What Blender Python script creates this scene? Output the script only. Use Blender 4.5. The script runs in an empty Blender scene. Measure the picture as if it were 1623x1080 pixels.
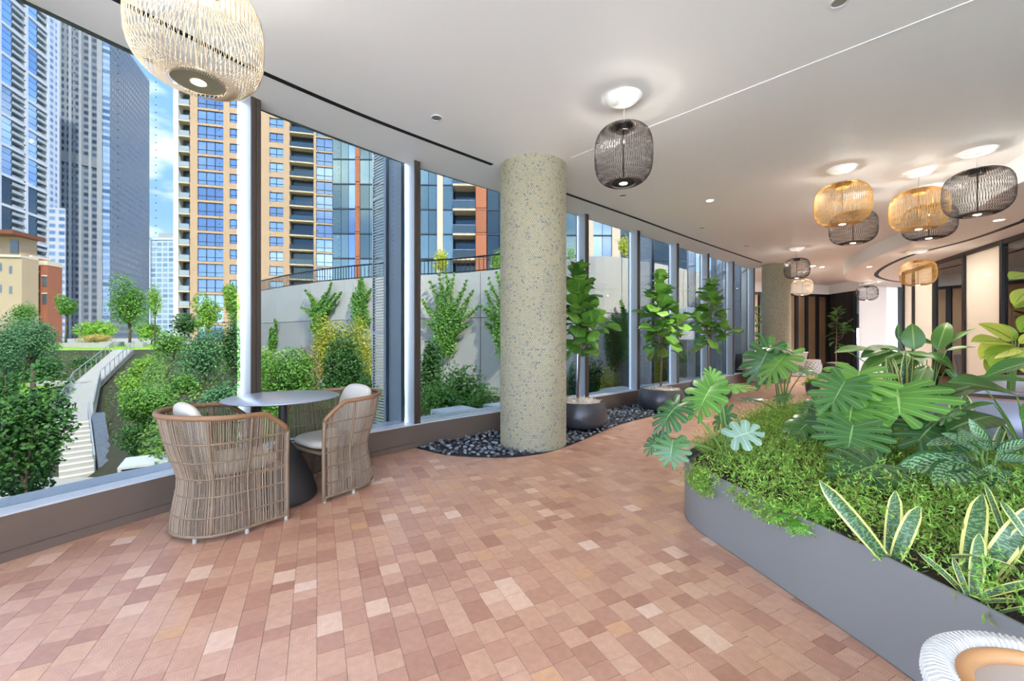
import bpy, math, random
import numpy as np
from mathutils import Vector, Matrix

# ------------------------------------------------------------------ camera, world, sun, exposure
SC = bpy.context.scene
COL = SC.collection
F, CX, HY, CAMZ = 655.0, 811.5, 535.0, 1.25       # focal length and horizon of the 1623x1080 frame
CEIL = 3.26
cam_d = bpy.data.cameras.new('camera')
cam_d.sensor_width = 36.0
cam_d.lens = F / 1623.0 * 36.0
cam_d.shift_y = -5.0 / 1623.0
cam_d.clip_start = 0.02
cam_d.clip_end = 2000
cam = bpy.data.objects.new('camera', cam_d)
cam.location = (0, 0, CAMZ)
cam.rotation_euler = (math.pi / 2, 0, 0)
COL.objects.link(cam)
SC.camera = cam

SC.view_settings.view_transform = 'Standard'
SC.view_settings.look = 'None'
SC.view_settings.gamma = 1.0
SC.view_settings.use_curve_mapping = False
SC.view_settings.exposure = 3.3

def build_world():
    w = bpy.data.worlds.new('sky')
    SC.world = w
    w.use_nodes = True
    nt = w.node_tree
    nt.nodes.clear()
    N, L = nt.nodes.new, nt.links.new
    out = N('ShaderNodeOutputWorld')
    bg = N('ShaderNodeBackground')
    tc = N('ShaderNodeTexCoord')
    sep = N('ShaderNodeSeparateXYZ')
    L(tc.outputs['Generated'], sep.inputs[0])
    ramp = N('ShaderNodeValToRGB')
    e = ramp.color_ramp.elements
    e[0].position = 0.0
    e[0].color = (0.50, 0.62, 0.78, 1)
    e[1].position = 0.75
    e[1].color = (0.13, 0.29, 0.62, 1)
    m = e.new(0.22)
    m.color = (0.165, 0.295, 0.60, 1)
    L(sep.outputs['Z'], ramp.inputs[0])
    mp = N('ShaderNodeMapping')
    mp.inputs['Scale'].default_value = (2.2, 2.2, 6.0)
    mp.inputs['Location'].default_value = (1.0, 2.0, 3.0)
    L(tc.outputs['Generated'], mp.inputs[0])
    no = N('ShaderNodeTexNoise')
    no.inputs['Scale'].default_value = 1.7
    no.inputs['Detail'].default_value = 7
    no.inputs['Roughness'].default_value = 0.55
    L(mp.outputs[0], no.inputs['Vector'])
    cr = N('ShaderNodeValToRGB')
    cr.color_ramp.elements[0].position = 0.46
    cr.color_ramp.elements[0].color = (0, 0, 0, 1)
    cr.color_ramp.elements[1].position = 0.66
    cr.color_ramp.elements[1].color = (1, 1, 1, 1)
    L(no.outputs['Fac'], cr.inputs[0])
    mx = N('ShaderNodeMix')
    mx.data_type = 'RGBA'
    L(cr.outputs[0], mx.inputs[0])
    L(ramp.outputs[0], mx.inputs[6])
    mx.inputs[7].default_value = (0.86, 0.86, 0.87, 1)
    L(mx.outputs[2], bg.inputs['Color'])
    bg.inputs['Strength'].default_value = 1.9
    L(bg.outputs[0], out.inputs['Surface'])
build_world()

sun_d = bpy.data.lights.new('sun', 'SUN')
sun_d.energy = 3.5
sun_d.angle = 0.03
sun_d.color = (1.0, 0.95, 0.86)
sun = bpy.data.objects.new('sun', sun_d)
SUN_DIR = Vector((-0.50, 0.62, -0.80)).normalized()     # direction the light travels: from behind the camera
sun.rotation_euler = SUN_DIR.to_track_quat('-Z', 'Y').to_euler()
sun.location = (40, -60, 80)
COL.objects.link(sun)

# ------------------------------------------------------------------ helpers
R = random.Random(7)
NR = np.random.default_rng(7)

def at(px, py, Y):
    return Vector(((px - CX) / F * Y, Y, CAMZ - (py - HY) / F * Y))
def fp(px, py, z=0.0):
    Y = (CAMZ - z) * F / (py - HY)
    return Vector(((px - CX) / F * Y, Y, z))
def lin(c):
    if isinstance(c, str):
        c = [int(c[i:i + 2], 16) / 255 for i in (0, 2, 4)]
    return tuple(x / 12.92 if x <= 0.04045 else ((x + 0.055) / 1.055) ** 2.4 for x in c) + (1.0,)

def tag(o, label=None, cat=None, group=None, kind=None):
    if label: o['label'] = label
    if cat: o['category'] = cat
    if group: o['group'] = group
    if kind: o['kind'] = kind
    return o
def empty(name, loc=(0, 0, 0), rz=0.0, parent=None):
    o = bpy.data.objects.new(name, None)
    o.empty_display_size = 0.1
    COL.objects.link(o)
    o.location = loc
    o.rotation_euler = (0, 0, rz)
    if parent: o.parent = parent
    return o
def thing(name, label, cat, loc=(0, 0, 0), rz=0.0, group=None, kind=None):
    return tag(empty(name, loc, rz), label, cat, group, kind)
def link(name, mesh, parent=None, mat=None, loc=None, rz=None, basis=None, kind=None):
    o = bpy.data.objects.new(name, mesh)
    COL.objects.link(o)
    if parent: o.parent = parent
    if basis is not None: o.matrix_basis = basis
    if loc is not None: o.location = loc
    if rz is not None: o.rotation_euler = (0, 0, rz)
    if kind: o['kind'] = kind
    return o
def copy_tree(o, parent=None, level=0):
    c = o.copy()
    COL.objects.link(c)
    c.parent = parent
    for ch in list(o.children):
        copy_tree(ch, c, level + 1)
    return c

class MB:
    """collects polygons; build() links them as one mesh object"""
    def __init__(s):
        s.v, s.f, s.uv, s.mi, s.m = [], [], {}, [], 0
    def quad(s, a, b, c, d, uv=None):
        i = len(s.v)
        s.v += [tuple(a), tuple(b), tuple(c), tuple(d)]
        s.f.append((i, i + 1, i + 2, i + 3))
        s.mi.append(s.m)
        if uv: s.uv[len(s.f) - 1] = uv
    def box(s, c, d, rz=0.0, M=None):
        cx, cy, cz = c
        x, y, z = d[0] / 2, d[1] / 2, d[2] / 2
        ca, sa = math.cos(rz), math.sin(rz)
        i = len(s.v)
        for dz in (-z, z):
            for dx, dy in ((-x, -y), (x, -y), (x, y), (-x, y)):
                p = (cx + dx * ca - dy * sa, cy + dx * sa + dy * ca, cz + dz)
                s.v.append(tuple(M @ Vector(p)) if M else p)
        for q in ((3, 2, 1, 0), (4, 5, 6, 7), (0, 1, 5, 4), (1, 2, 6, 5), (2, 3, 7, 6), (3, 0, 4, 7)):
            s.f.append(tuple(i + k for k in q))
            s.mi.append(s.m)
    def bar(s, a, b, w, h=None, up=(0, 0, 1)):
        """square bar between two points"""
        a, b = Vector(a), Vector(b)
        h = h or w
        d = (b - a).normalized()
        u = Vector(up)
        if abs(d.dot(u)) > 0.98: u = Vector((1, 0, 0))
        x = d.cross(u).normalized()
        y = x.cross(d).normalized()
        i = len(s.v)
        for p in (a, b):
            for sx, sy in ((-1, -1), (1, -1), (1, 1), (-1, 1)):
                s.v.append(tuple(p + x * (sx * w / 2) + y * (sy * h / 2)))
        for q in ((3, 2, 1, 0), (4, 5, 6, 7), (0, 1, 5, 4), (1, 2, 6, 5), (2, 3, 7, 6), (3, 0, 4, 7)):
            s.f.append(tuple(i + k for k in q))
            s.mi.append(s.m)
    def tube(s, pts, r, n=6, cap=True, closed=False):
        pts = [Vector(p) for p in pts]
        k = len(pts)
        rs = r if isinstance(r, (list, tuple)) else [r] * k
        i0 = len(s.v)
        px = None
        for j, p in enumerate(pts):
            if closed:
                d = (pts[(j + 1) % k] - pts[j - 1]).normalized()
            else:
                d = (pts[min(j + 1, k - 1)] - pts[max(j - 1, 0)]).normalized()
            if px is None:
                u = Vector((0, 0, 1)) if abs(d.z) < 0.9 else Vector((1, 0, 0))
                px = d.cross(u).normalized()
            px = (px - d * px.dot(d)).normalized()
            py = d.cross(px)
            for a in range(n):
                t = 2 * math.pi * a / n
                s.v.append(tuple(p + px * (math.cos(t) * rs[j]) + py * (math.sin(t) * rs[j])))
        for j in range(k if closed else k - 1):
            for a in range(n):
                b = (a + 1) % n
                j2 = (j + 1) % k
                s.f.append((i0 + j * n + a, i0 + j * n + b, i0 + j2 * n + b, i0 + j2 * n + a))
                s.mi.append(s.m)
        if cap and not closed:
            s.f.append(tuple(i0 + a for a in reversed(range(n))))
            s.f.append(tuple(i0 + (k - 1) * n + a for a in range(n)))
            s.mi += [s.m, s.m]
    def lathe(s, prof, n=32, c=(0, 0, 0), cap=True):
        i0 = len(s.v)
        for r, z in prof:
            for a in range(n):
                t = 2 * math.pi * a / n
                s.v.append((c[0] + r * math.cos(t), c[1] + r * math.sin(t), c[2] + z))
        k = len(prof)
        for j in range(k - 1):
            for a in range(n):
                b = (a + 1) % n
                s.f.append((i0 + j * n + a, i0 + j * n + b, i0 + (j + 1) * n + b, i0 + (j + 1) * n + a))
                s.mi.append(s.m)
        if cap:
            s.f.append(tuple(i0 + a for a in reversed(range(n))))
            s.f.append(tuple(i0 + (k - 1) * n + a for a in range(n)))
            s.mi += [s.m, s.m]
    def prism(s, poly, z0, z1):
        i, n = len(s.v), len(poly)
        area = sum(poly[k][0] * poly[(k + 1) % n][1] - poly[(k + 1) % n][0] * poly[k][1] for k in range(n))
        if area < 0: poly = list(reversed(poly))
        s.v += [(p[0], p[1], z0) for p in poly] + [(p[0], p[1], z1) for p in poly]
        s.f.append(tuple(i + k for k in reversed(range(n))))
        s.f.append(tuple(i + n + k for k in range(n)))
        for k in range(n):
            l = (k + 1) % n
            s.f.append((i + k, i + l, i + n + l, i + n + k))
        s.mi += [s.m] * (n + 2)
    def strip(s, path, off0, off1, z0, z1):
        """band of rectangular section swept along a 2D path (offsets to the left of travel)"""
        a, b = offset(path, off0), offset(path, off1)
        n = len(path)
        i = len(s.v)
        for k in range(n):
            s.v += [(a[k][0], a[k][1], z0), (b[k][0], b[k][1], z0), (b[k][0], b[k][1], z1), (a[k][0], a[k][1], z1)]
        for k in range(n - 1):
            p, q = i + 4 * k, i + 4 * k + 4
            for u in range(4):
                w = (u + 1) % 4
                s.f.append((p + u, q + u, q + w, p + w))
                s.mi.append(s.m)
        s.f.append((i, i + 1, i + 2, i + 3))
        j = i + 4 * (n - 1)
        s.f.append((j + 3, j + 2, j + 1, j))
        s.mi += [s.m, s.m]
    def mesh(s, name, mats, smooth=False):
        me = bpy.data.meshes.new(name)
        me.from_pydata(s.v, [], s.f)
        for m in (mats if isinstance(mats, (list, tuple)) else [mats]):
            me.materials.append(m)
        if any(s.mi): me.polygons.foreach_set('material_index', s.mi)
        if s.uv:
            lay = me.uv_layers.new(name='UVMap')
            for fi, uv in s.uv.items():
                for li, c in zip(me.polygons[fi].loop_indices, uv):
                    lay.data[li].uv = c
        if smooth:
            me.polygons.foreach_set('use_smooth', [True] * len(s.f))
            if smooth != 'all':
                me.set_sharp_from_angle(angle=math.radians(38))
        me.update()
        return me
    def build(s, name, mats, parent=None, smooth=False, **kw):
        return link(name, s.mesh(name, mats, smooth), parent, **kw)

def offset(path, d):
    out, n = [], len(path)
    for k in range(n):
        a, b = path[max(k - 1, 0)], path[min(k + 1, n - 1)]
        tx, ty = b[0] - a[0], b[1] - a[1]
        l = math.hypot(tx, ty) or 1
        out.append((path[k][0] - ty / l * d, path[k][1] + tx / l * d))
    return out
def catmull(pts, per=8, closed=False):
    n, out = len(pts), []
    rng = range(n) if closed else range(n - 1)
    for i in rng:
        if closed:
            p = [Vector(pts[(i + k) % n]) for k in (-1, 0, 1, 2)]
        else:
            p = [Vector(pts[max(i - 1, 0)]), Vector(pts[i]), Vector(pts[i + 1]), Vector(pts[min(i + 2, n - 1)])]
        for j in range(per):
            t = j / per
            out.append(0.5 * ((2 * p[1]) + (p[2] - p[0]) * t + (2 * p[0] - 5 * p[1] + 4 * p[2] - p[3]) * t * t + (3 * p[1] - p[0] - 3 * p[2] + p[3]) * t ** 3))
    if not closed: out.append(Vector(pts[-1]))
    return out
def inside(p, poly):
    x, y, c, n = p[0], p[1], False, len(poly)
    j = n - 1
    for i in range(n):
        xi, yi, xj, yj = poly[i][0], poly[i][1], poly[j][0], poly[j][1]
        if (yi > y) != (yj > y) and x < (xj - xi) * (y - yi) / (yj - yi) + xi: c = not c
        j = i
    return c
def np_mesh(name, V, Fq, mats, smooth=False, uv=None):
    """fast mesh from numpy arrays; Fq is (n, k)"""
    me = bpy.data.meshes.new(name)
    n, k = Fq.shape
    me.vertices.add(len(V))
    me.vertices.foreach_set('co', np.ascontiguousarray(V, dtype=np.float32).ravel())
    me.loops.add(n * k)
    me.loops.foreach_set('vertex_index', np.ascontiguousarray(Fq, dtype=np.int32).ravel())
    me.polygons.add(n)
    me.polygons.foreach_set('loop_start', np.arange(0, n * k, k, dtype=np.int32))
    try: me.polygons.foreach_set('loop_total', np.full(n, k, dtype=np.int32))
    except Exception: pass
    for m in (mats if isinstance(mats, (list, tuple)) else [mats]): me.materials.append(m)
    if uv is not None:
        lay = me.uv_layers.new(name='UVMap')
        lay.data.foreach_set('uv', np.ascontiguousarray(uv, dtype=np.float32).ravel())
    if smooth: me.polygons.foreach_set('use_smooth', np.ones(n, dtype=bool))
    me.update(calc_edges=True)
    me.validate()
    return me

# ------------------------------------------------------------------ materials
def newmat(name):
    m = bpy.data.materials.new(name)
    m.use_nodes = True
    nt = m.node_tree
    return m, nt, nt.nodes['Principled BSDF'], nt.nodes['Material Output']
def mat(name, col, rough=0.5, metal=0.0, noise=None, bump=None, island=0.0, objr=0.0, coat=0.0, spec=0.5, coord='Object'):
    m, nt, b, out = newmat(name)
    N, L = nt.nodes.new, nt.links.new
    b.inputs['Base Color'].default_value = lin(col)
    b.inputs['Roughness'].default_value = rough
    b.inputs['Metallic'].default_value = metal
    b.inputs['Coat Weight'].default_value = coat
    b.inputs['Specular IOR Level'].default_value = spec
    src = None
    if noise or bump:
        tc = N('ShaderNodeTexCoord')
    if noise:
        sc, amt = noise[0], noise[1]
        nz = N('ShaderNodeTexNoise')
        nz.inputs['Scale'].default_value = sc
        nz.inputs['Detail'].default_value = 5
        L(tc.outputs[coord], nz.inputs['Vector'])
        src = (nz.outputs['Fac'], amt)
    vals = []
    if src: vals.append(src)
    if island:
        g = N('ShaderNodeNewGeometry')
        vals.append((g.outputs['Random Per Island'], island))
    if objr:
        g = N('ShaderNodeObjectInfo')
        vals.append((g.outputs['Random'], objr))
    cur = None
    for o, amt in vals:
        mr = N('ShaderNodeMapRange')
        mr.inputs['To Min'].default_value = 1 - amt
        mr.inputs['To Max'].default_value = 1 + amt
        L(o, mr.inputs['Value'])
        if cur is None: cur = mr.outputs[0]
        else:
            mu = N('ShaderNodeMath')
            mu.operation = 'MULTIPLY'
            L(cur, mu.inputs[0])
            L(mr.outputs[0], mu.inputs[1])
            cur = mu.outputs[0]
    if cur is not None:
        vm = N('ShaderNodeVectorMath')
        vm.operation = 'SCALE'
        vm.inputs[0].default_value = lin(col)[:3]
        L(cur, vm.inputs['Scale'])
        L(vm.outputs[0], b.inputs['Base Color'])
    if bump:
        nz = N('ShaderNodeTexNoise')
        nz.inputs['Scale'].default_value = bump[0]
        nz.inputs['Detail'].default_value = 4
        L(tc.outputs[coord], nz.inputs['Vector'])
        bp = N('ShaderNodeBump')
        bp.inputs['Strength'].default_value = bump[1]
        bp.inputs['Distance'].default_value = bump[2] if len(bump) > 2 else 0.01
        L(nz.outputs['Fac'], bp.inputs['Height'])
        L(bp.outputs[0], b.inputs['Normal'])
    return m
def leafmat(name, col, col2=None, rough=0.45, trans=0.25, island=0.25, objr=0.0, uvfn=None, spec=0.5):
    """leaf: principled plus translucency; colour varied per leaf"""
    m, nt, b, out = newmat(name)
    N, L = nt.nodes.new, nt.links.new
    b.inputs['Roughness'].default_value = rough
    b.inputs['Specular IOR Level'].default_value = spec
    mx = N('ShaderNodeMix')
    mx.data_type = 'RGBA'
    mx.inputs[6].default_value = lin(col)
    mx.inputs[7].default_value = lin(col2 or col)
    if objr: L(N('ShaderNodeObjectInfo').outputs['Random'], mx.inputs[0])
    else: L(N('ShaderNodeNewGeometry').outputs['Random Per Island'], mx.inputs[0])
    c = mx.outputs[2]
    if uvfn: c = uvfn(nt, c, b)
    L(c, b.inputs['Base Color'])
    tr = N('ShaderNodeBsdfTranslucent')
    L(c, tr.inputs['Color'])
    ms = N('ShaderNodeMixShader')
    ms.inputs[0].default_value = trans
    L(b.outputs[0], ms.inputs[1])
    L(tr.outputs[0], ms.inputs[2])
    L(ms.outputs[0], out.inputs['Surface'])
    return m
def math_node(nt, op, a, b=None):
    n = nt.nodes.new('ShaderNodeMath')
    n.operation = op
    for i, x in enumerate((a, b)):
        if x is None: continue
        if isinstance(x, (int, float)): n.inputs[i].default_value = x
        else: nt.links.new(x, n.inputs[i])
    return n.outputs[0]
def gridmat(name, pu, pv, du, dv, frame, glass, glass2, rough=0.12, spec=0.8):
    """facade too far away to tell its panes apart: window grid in metres of the face's UV"""
    m, nt, b, out = newmat(name)
    N, L = nt.nodes.new, nt.links.new
    uv = N('ShaderNodeUVMap')
    sp = N('ShaderNodeSeparateXYZ')
    L(uv.outputs[0], sp.inputs[0])
    U = math_node(nt, 'DIVIDE', sp.outputs[0], pu)
    V = math_node(nt, 'DIVIDE', sp.outputs[1], pv)
    iu = math_node(nt, 'LESS_THAN', math_node(nt, 'FRACT', U), du)
    iv = math_node(nt, 'LESS_THAN', math_node(nt, 'FRACT', V), dv)
    win = math_node(nt, 'MULTIPLY', iu, iv)
    cb = N('ShaderNodeCombineXYZ')
    L(math_node(nt, 'FLOOR', U), cb.inputs[0])
    L(math_node(nt, 'FLOOR', V), cb.inputs[1])
    wn = N('ShaderNodeTexWhiteNoise')
    L(cb.outputs[0], wn.inputs['Vector'])
    g = N('ShaderNodeMix')
    g.data_type = 'RGBA'
    L(wn.outputs['Value'], g.inputs[0])
    g.inputs[6].default_value = lin(glass)
    g.inputs[7].default_value = lin(glass2)
    mx = N('ShaderNodeMix')
    mx.data_type = 'RGBA'
    L(win, mx.inputs[0])
    mx.inputs[6].default_value = lin(frame)
    L(g.outputs[2], mx.inputs[7])
    L(mx.outputs[2], b.inputs['Base Color'])
    ro = N('ShaderNodeMapRange')
    ro.inputs['To Min'].default_value = 0.75
    ro.inputs['To Max'].default_value = rough
    L(win, ro.inputs['Value'])
    L(ro.outputs[0], b.inputs['Roughness'])
    b.inputs['Specular IOR Level'].default_value = spec
    return m
def glassmat(name, tint, refl=1.0):
    m, nt, b, out = newmat(name)
    nt.nodes.remove(b)
    N, L = nt.nodes.new, nt.links.new
    t = N('ShaderNodeBsdfTransparent')
    t.inputs[0].default_value = tint + (1,)
    g = N('ShaderNodeBsdfGlossy')
    g.inputs['Roughness'].default_value = 0.0
    fr = N('ShaderNodeFresnel')
    fr.inputs[0].default_value = 1.45
    fac = math_node(nt, 'MULTIPLY', fr.outputs[0], refl)
    ms = N('ShaderNodeMixShader')
    L(fac, ms.inputs[0])
    L(t.outputs[0], ms.inputs[1])
    L(g.outputs[0], ms.inputs[2])
    L(ms.outputs[0], out.inputs['Surface'])
    return m
def emit(name, col, s):
    m, nt, b, out = newmat(name)
    b.inputs['Base Color'].default_value = lin(col)
    b.inputs['Emission Color'].default_value = lin(col)
    b.inputs['Emission Strength'].default_value = s
    return m

def floormat():
    m, nt, b, out = newmat('end_grain_wood')
    N, L = nt.nodes.new, nt.links.new
    uv = N('ShaderNodeUVMap')
    uv.uv_map = 'UVMap'
    tone = N('ShaderNodeUVMap')
    tone.uv_map = 'tone'
    ts = N('ShaderNodeSeparateXYZ')
    L(tone.outputs[0], ts.inputs[0])
    ramp = N('ShaderNodeValToRGB')
    e = ramp.color_ramp.elements
    e[0].position, e[0].color = 0.0, lin('a27058')
    e[1].position, e[1].color = 1.0, lin('dcb9a2')
    for p, c in ((0.12, 'b08068'), (0.4, 'ba8a70'), (0.65, 'c09276'), (0.88, 'c79b80'), (0.94, 'c39268')):
        k = e.new(p)
        k.color = lin(c)
    L(ts.outputs[0], ramp.inputs[0])
    wv = N('ShaderNodeTexWave')
    wv.wave_type = 'RINGS'
    wv.rings_direction = 'Z'
    wv.inputs['Scale'].default_value = 34
    wv.inputs['Distortion'].default_value = 5
    wv.inputs['Detail'].default_value = 2
    wv.inputs['Detail Scale'].default_value = 0.6
    L(uv.outputs[0], wv.inputs['Vector'])
    nz = N('ShaderNodeTexNoise')
    nz.inputs['Scale'].default_value = 28
    nz.inputs['Detail'].default_value = 4
    L(uv.outputs[0], nz.inputs['Vector'])
    a = N('ShaderNodeMapRange')
    a.inputs['To Min'].default_value = 0.92
    a.inputs['To Max'].default_value = 1.05
    L(wv.outputs['Fac'], a.inputs['Value'])
    c = N('ShaderNodeMapRange')
    c.inputs['To Min'].default_value = 0.76
    c.inputs['To Max'].default_value = 1.24
    L(nz.outputs['Fac'], c.inputs['Value'])
    k = math_node(nt, 'MULTIPLY', a.outputs[0], c.outputs[0])
    vm = N('ShaderNodeVectorMath')
    vm.operation = 'SCALE'
    L(ramp.outputs[0], vm.inputs[0])
    L(k, vm.inputs['Scale'])
    L(vm.outputs[0], b.inputs['Base Color'])
    b.inputs['Roughness'].default_value = 0.36
    b.inputs['Specular IOR Level'].default_value = 0.6
    b.inputs['Coat Weight'].default_value = 0.35
    b.inputs['Coat Roughness'].default_value = 0.3
    bp = N('ShaderNodeBump')
    bp.inputs['Strength'].default_value = 0.12
    bp.inputs['Distance'].default_value = 0.002
    L(wv.outputs['Fac'], bp.inputs['Height'])
    L(bp.outputs[0], b.inputs['Normal'])
    return m

WHITE = mat('white_paint', 'f0efec', 0.6, bump=(60, 0.03, 0.002))
WALLW = mat('wall_paint', 'eeece8', 0.6)
BLACK = mat('matt_black', '0b0b0c', 0.6)
FRAMEK = mat('black_frame', '17181b', 0.4)
FLOORM = floormat()
GROUT = mat('floor_joint', '4e2f22', 0.7)
BRONZE = mat('bronze_cladding', '77675a', 0.38, 0.35, noise=(3, 0.06))
BRONZED = mat('dark_bronze', '4a3f37', 0.4, 0.3)
SILL = mat('sill_aluminium', 'cfd2d6', 0.35, 0.25)
SILVER = mat('silver_mullion', '989da0', 0.45, 0.15)
GLASS = glassmat('window_glass', (0.35, 0.359, 0.353), 0.14)      # dark tint added to hold the outdoors down under the raised exposure
GLASSC = glassmat('clear_glass', (0.97, 0.98, 0.975), 0.75)
GLASSR = glassmat('partition_glass', (0.72, 0.74, 0.76), 2.2)
STEEL = mat('brushed_steel', 'b5babd', 0.35, 0.6)
FINDK = mat('fin_steel', 'a3aeb6', 0.45, 0.05)
LOUV = mat('louvre_aluminium', 'd9dad8', 0.5, 0.1)

# ------------------------------------------------------------------ the window wall line and the room outline
MUL = [(-4.22, -3.0), (-4.05, -1.4), (-3.62, 0.18), (-2.95, 2.04), (-2.17, 3.44), (-1.10, 4.68),
       (0.05, 5.70), (1.20, 6.71), (2.365, 7.76), (3.53, 8.82), (4.69, 9.88), (5.85, 10.92), (7.01, 11.96)]
PATH = [(v[0], v[1]) for v in catmull([(a, b, 0) for a, b in MUL], 8)]      # outward side is to the left of travel
SILL_H = 0.266
BED_PX = [(660, 711), (706.7, 721.7), (750, 725), (790, 726), (826.7, 724.5), (866.7, 718), (896.7, 709), (926.7, 697),
          (973, 677), (1006.7, 667), (1040, 658.5), (1075, 646), (1108, 635), (1140, 624), (1165, 612)]
BED_EDGE = [(p.x, p.y) for p in catmull([fp(*q) for q in BED_PX], 4)]
i0 = min(range(len(PATH)), key=lambda i: (PATH[i][0] - BED_EDGE[0][0]) ** 2 + (PATH[i][1] - BED_EDGE[0][1]) ** 2)
i1 = min(range(len(PATH)), key=lambda i: (PATH[i][0] - BED_EDGE[-1][0]) ** 2 + (PATH[i][1] - BED_EDGE[-1][1]) ** 2)
BED_POLY = BED_EDGE + list(reversed(PATH[i0:i1 + 1]))
PLANT_CTRL = [(1.66, 0.35), (1.53, 1.05), (1.45, 1.58), (1.37, 1.95), (1.27, 2.40), (1.205, 2.68), (1.215, 2.90), (1.33, 3.12),
              (1.56, 3.36), (2.2, 4.05), (2.95, 4.80), (3.7, 5.35), (4.7, 5.7), (5.9, 5.6), (6.6, 4.9), (6.6, 3.4), (6.0, 1.8), (5.0, 0.6), (3.4, 0.1)]
PLANT_POLY = [(v.x, v.y) for v in catmull([(a, b, 0) for a, b in PLANT_CTRL], 6, True)]

def build_floor():
    room = [(p[0], p[1]) for p in offset(PATH, 0.05)] + [(7.7, 17), (18, 17), (18, -3.2), (-4.4, -3.2)]
    mb = MB()
    mb.prism(room, -0.25, -0.006)
    fl = mb.build('floor', GROUT)
    tag(fl, 'reddish brown end-grain wood block floor', 'floor', kind='structure')
    ux, uy = Vector((0.904, 0.427)), Vector((-0.427, 0.904))
    W = 0.102
    blocks = []
    room_in = [(p[0], p[1]) for p in offset(PATH, 0.06)] + [(7.7, 17), (18, 17), (18, -3.2), (-4.4, -3.2)]
    npath = len(BED_EDGE)
    def clip(q):
        """cut a block against the pebble bed edge"""
        ins = [inside(c, BED_POLY) for c in q]
        if not any(ins): return q
        if all(ins): return None
        cx = sum(c[0] for c in q) / len(q)
        cy = sum(c[1] for c in q) / len(q)
        k = min(range(npath - 1), key=lambda i: (BED_EDGE[i][0] + BED_EDGE[i + 1][0] - 2 * cx) ** 2 + (BED_EDGE[i][1] + BED_EDGE[i + 1][1] - 2 * cy) ** 2)
        a, b = BED_EDGE[k], BED_EDGE[k + 1]
        nx, ny = b[1] - a[1], a[0] - b[0]          # to the right of travel = floor side
        dist = [(c[0] - a[0]) * nx + (c[1] - a[1]) * ny for c in q]
        out = []
        for i in range(len(q)):
            j = (i + 1) % len(q)
            if dist[i] >= 0: out.append(q[i])
            if (dist[i] >= 0) != (dist[j] >= 0):
                t = dist[i] / (dist[i] - dist[j])
                out.append((q[i][0] + (q[j][0] - q[i][0]) * t, q[i][1] + (q[j][1] - q[i][1]) * t))
        return out if len(out) >= 3 else None
    lens = [0.078, 0.1, 0.104, 0.118, 0.14]
    for iu in range(-60, 190):
        v = -8.0 + R.random() * 0.1
        u0 = iu * W
        while v < 17.5:
            ln = R.choice(lens)
            c = ux * (u0 + W / 2) + uy * (v + ln / 2)
            vis = c.y > 0.6 and c.y < 15.5 and abs(c.x) < c.y * 1.32 + 0.3
            if vis and inside(c, room_in) and (not inside(c, PLANT_POLY) or min((c.x - q_[0]) ** 2 + (c.y - q_[1]) ** 2 for q_ in PLANT_POLY) < 0.03):
                blocks.append((c.x, c.y, ln, u0, v))
            v += ln
    # nearest blocks in the picture become objects of their own
    def shown(b):
        px, py = CX + F * b[0] / b[1], HY + F * CAMZ / b[1]
        return 5 < px < 1618 and py < 1075 and not (px > 1380 and py > 1000)
    order = sorted([i for i, b in enumerate(blocks) if shown(b)], key=lambda i: blocks[i][1])
    single = set()
    g = 0.0007
    for i in order:
        if len(single) >= 300: break
        single.add(i)
    cache = {}
    def block_mesh(ln, var):
        key = (ln, var)
        if key in cache: return cache[key]
        mb = MB()
        mb.box((0, 0, -0.011), (W - 2 * g, ln - 2 * g, 0.022))
        me = mb.mesh('wood_block', FLOORM)
        uvl, tl = me.uv_layers.new(name='UVMap'), me.uv_layers.new(name='tone')
        ox, oy, tn = R.uniform(-.13, .13), R.uniform(-.13, .13), R.random()
        for l in me.loops:
            co = me.vertices[l.vertex_index].co
            uvl.data[l.index].uv = (co.x + ox, co.y + oy)
            tl.data[l.index].uv = (tn, 0.5)
        cache[key] = me
        return me
    ang = math.atan2(ux.y, ux.x)
    V, Fc, UV, TN = [], [], [], []
    for i, (x, y, ln, u0, v) in enumerate(blocks):
        if i in single:
            o = link('wood_block', block_mesh(ln, R.randrange(14)), fl)
            o.location = (x, y, R.uniform(-0.0004, 0.0004))
            o.rotation_euler = (0, 0, ang)
            continue
        q = []
        for su, sv in ((0, 0), (1, 0), (1, 1), (0, 1)):
            p = ux * (u0 + (g if su == 0 else W - g)) + uy * (v + (g if sv == 0 else ln - g))
            q.append((p.x, p.y))
        if BED_EDGE[0][0] - .3 < x < BED_EDGE[-1][0] + .3 and y > 4.0: q = clip(q)
        if not q: continue
        z = R.uniform(-0.0004, 0.0004)
        ox, oy, tn = R.uniform(-.13, .13), R.uniform(-.13, .13), R.random()
        k = len(V)
        V += [(a, b, z) for a, b in q] + [(a, b, z - 0.01) for a, b in q]
        n = len(q)
        fs = [tuple(range(k, k + n))] + [(k + n + j, k + n + (j + 1) % n, k + (j + 1) % n, k + j) for j in range(n)]
        loc = [((a - x) + ox, (b - y) + oy) for a, b in q] * 2
        for f in fs:
            Fc.append(f)
            UV += [loc[j - k] for j in f]
            TN += [(tn, 0.5)] * len(f)
    me = bpy.data.meshes.new('wood_block_field')
    me.from_pydata(V, [], Fc)
    me.materials.append(FLOORM)
    l1, l2 = me.uv_layers.new(name='UVMap'), me.uv_layers.new(name='tone')
    l1.data.foreach_set('uv', np.array(UV, dtype=np.float32).ravel())
    l2.data.foreach_set('uv', np.array(TN, dtype=np.float32).ravel())
    link('wood_block_field', me, fl, kind='stuff')
build_floor()

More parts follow.
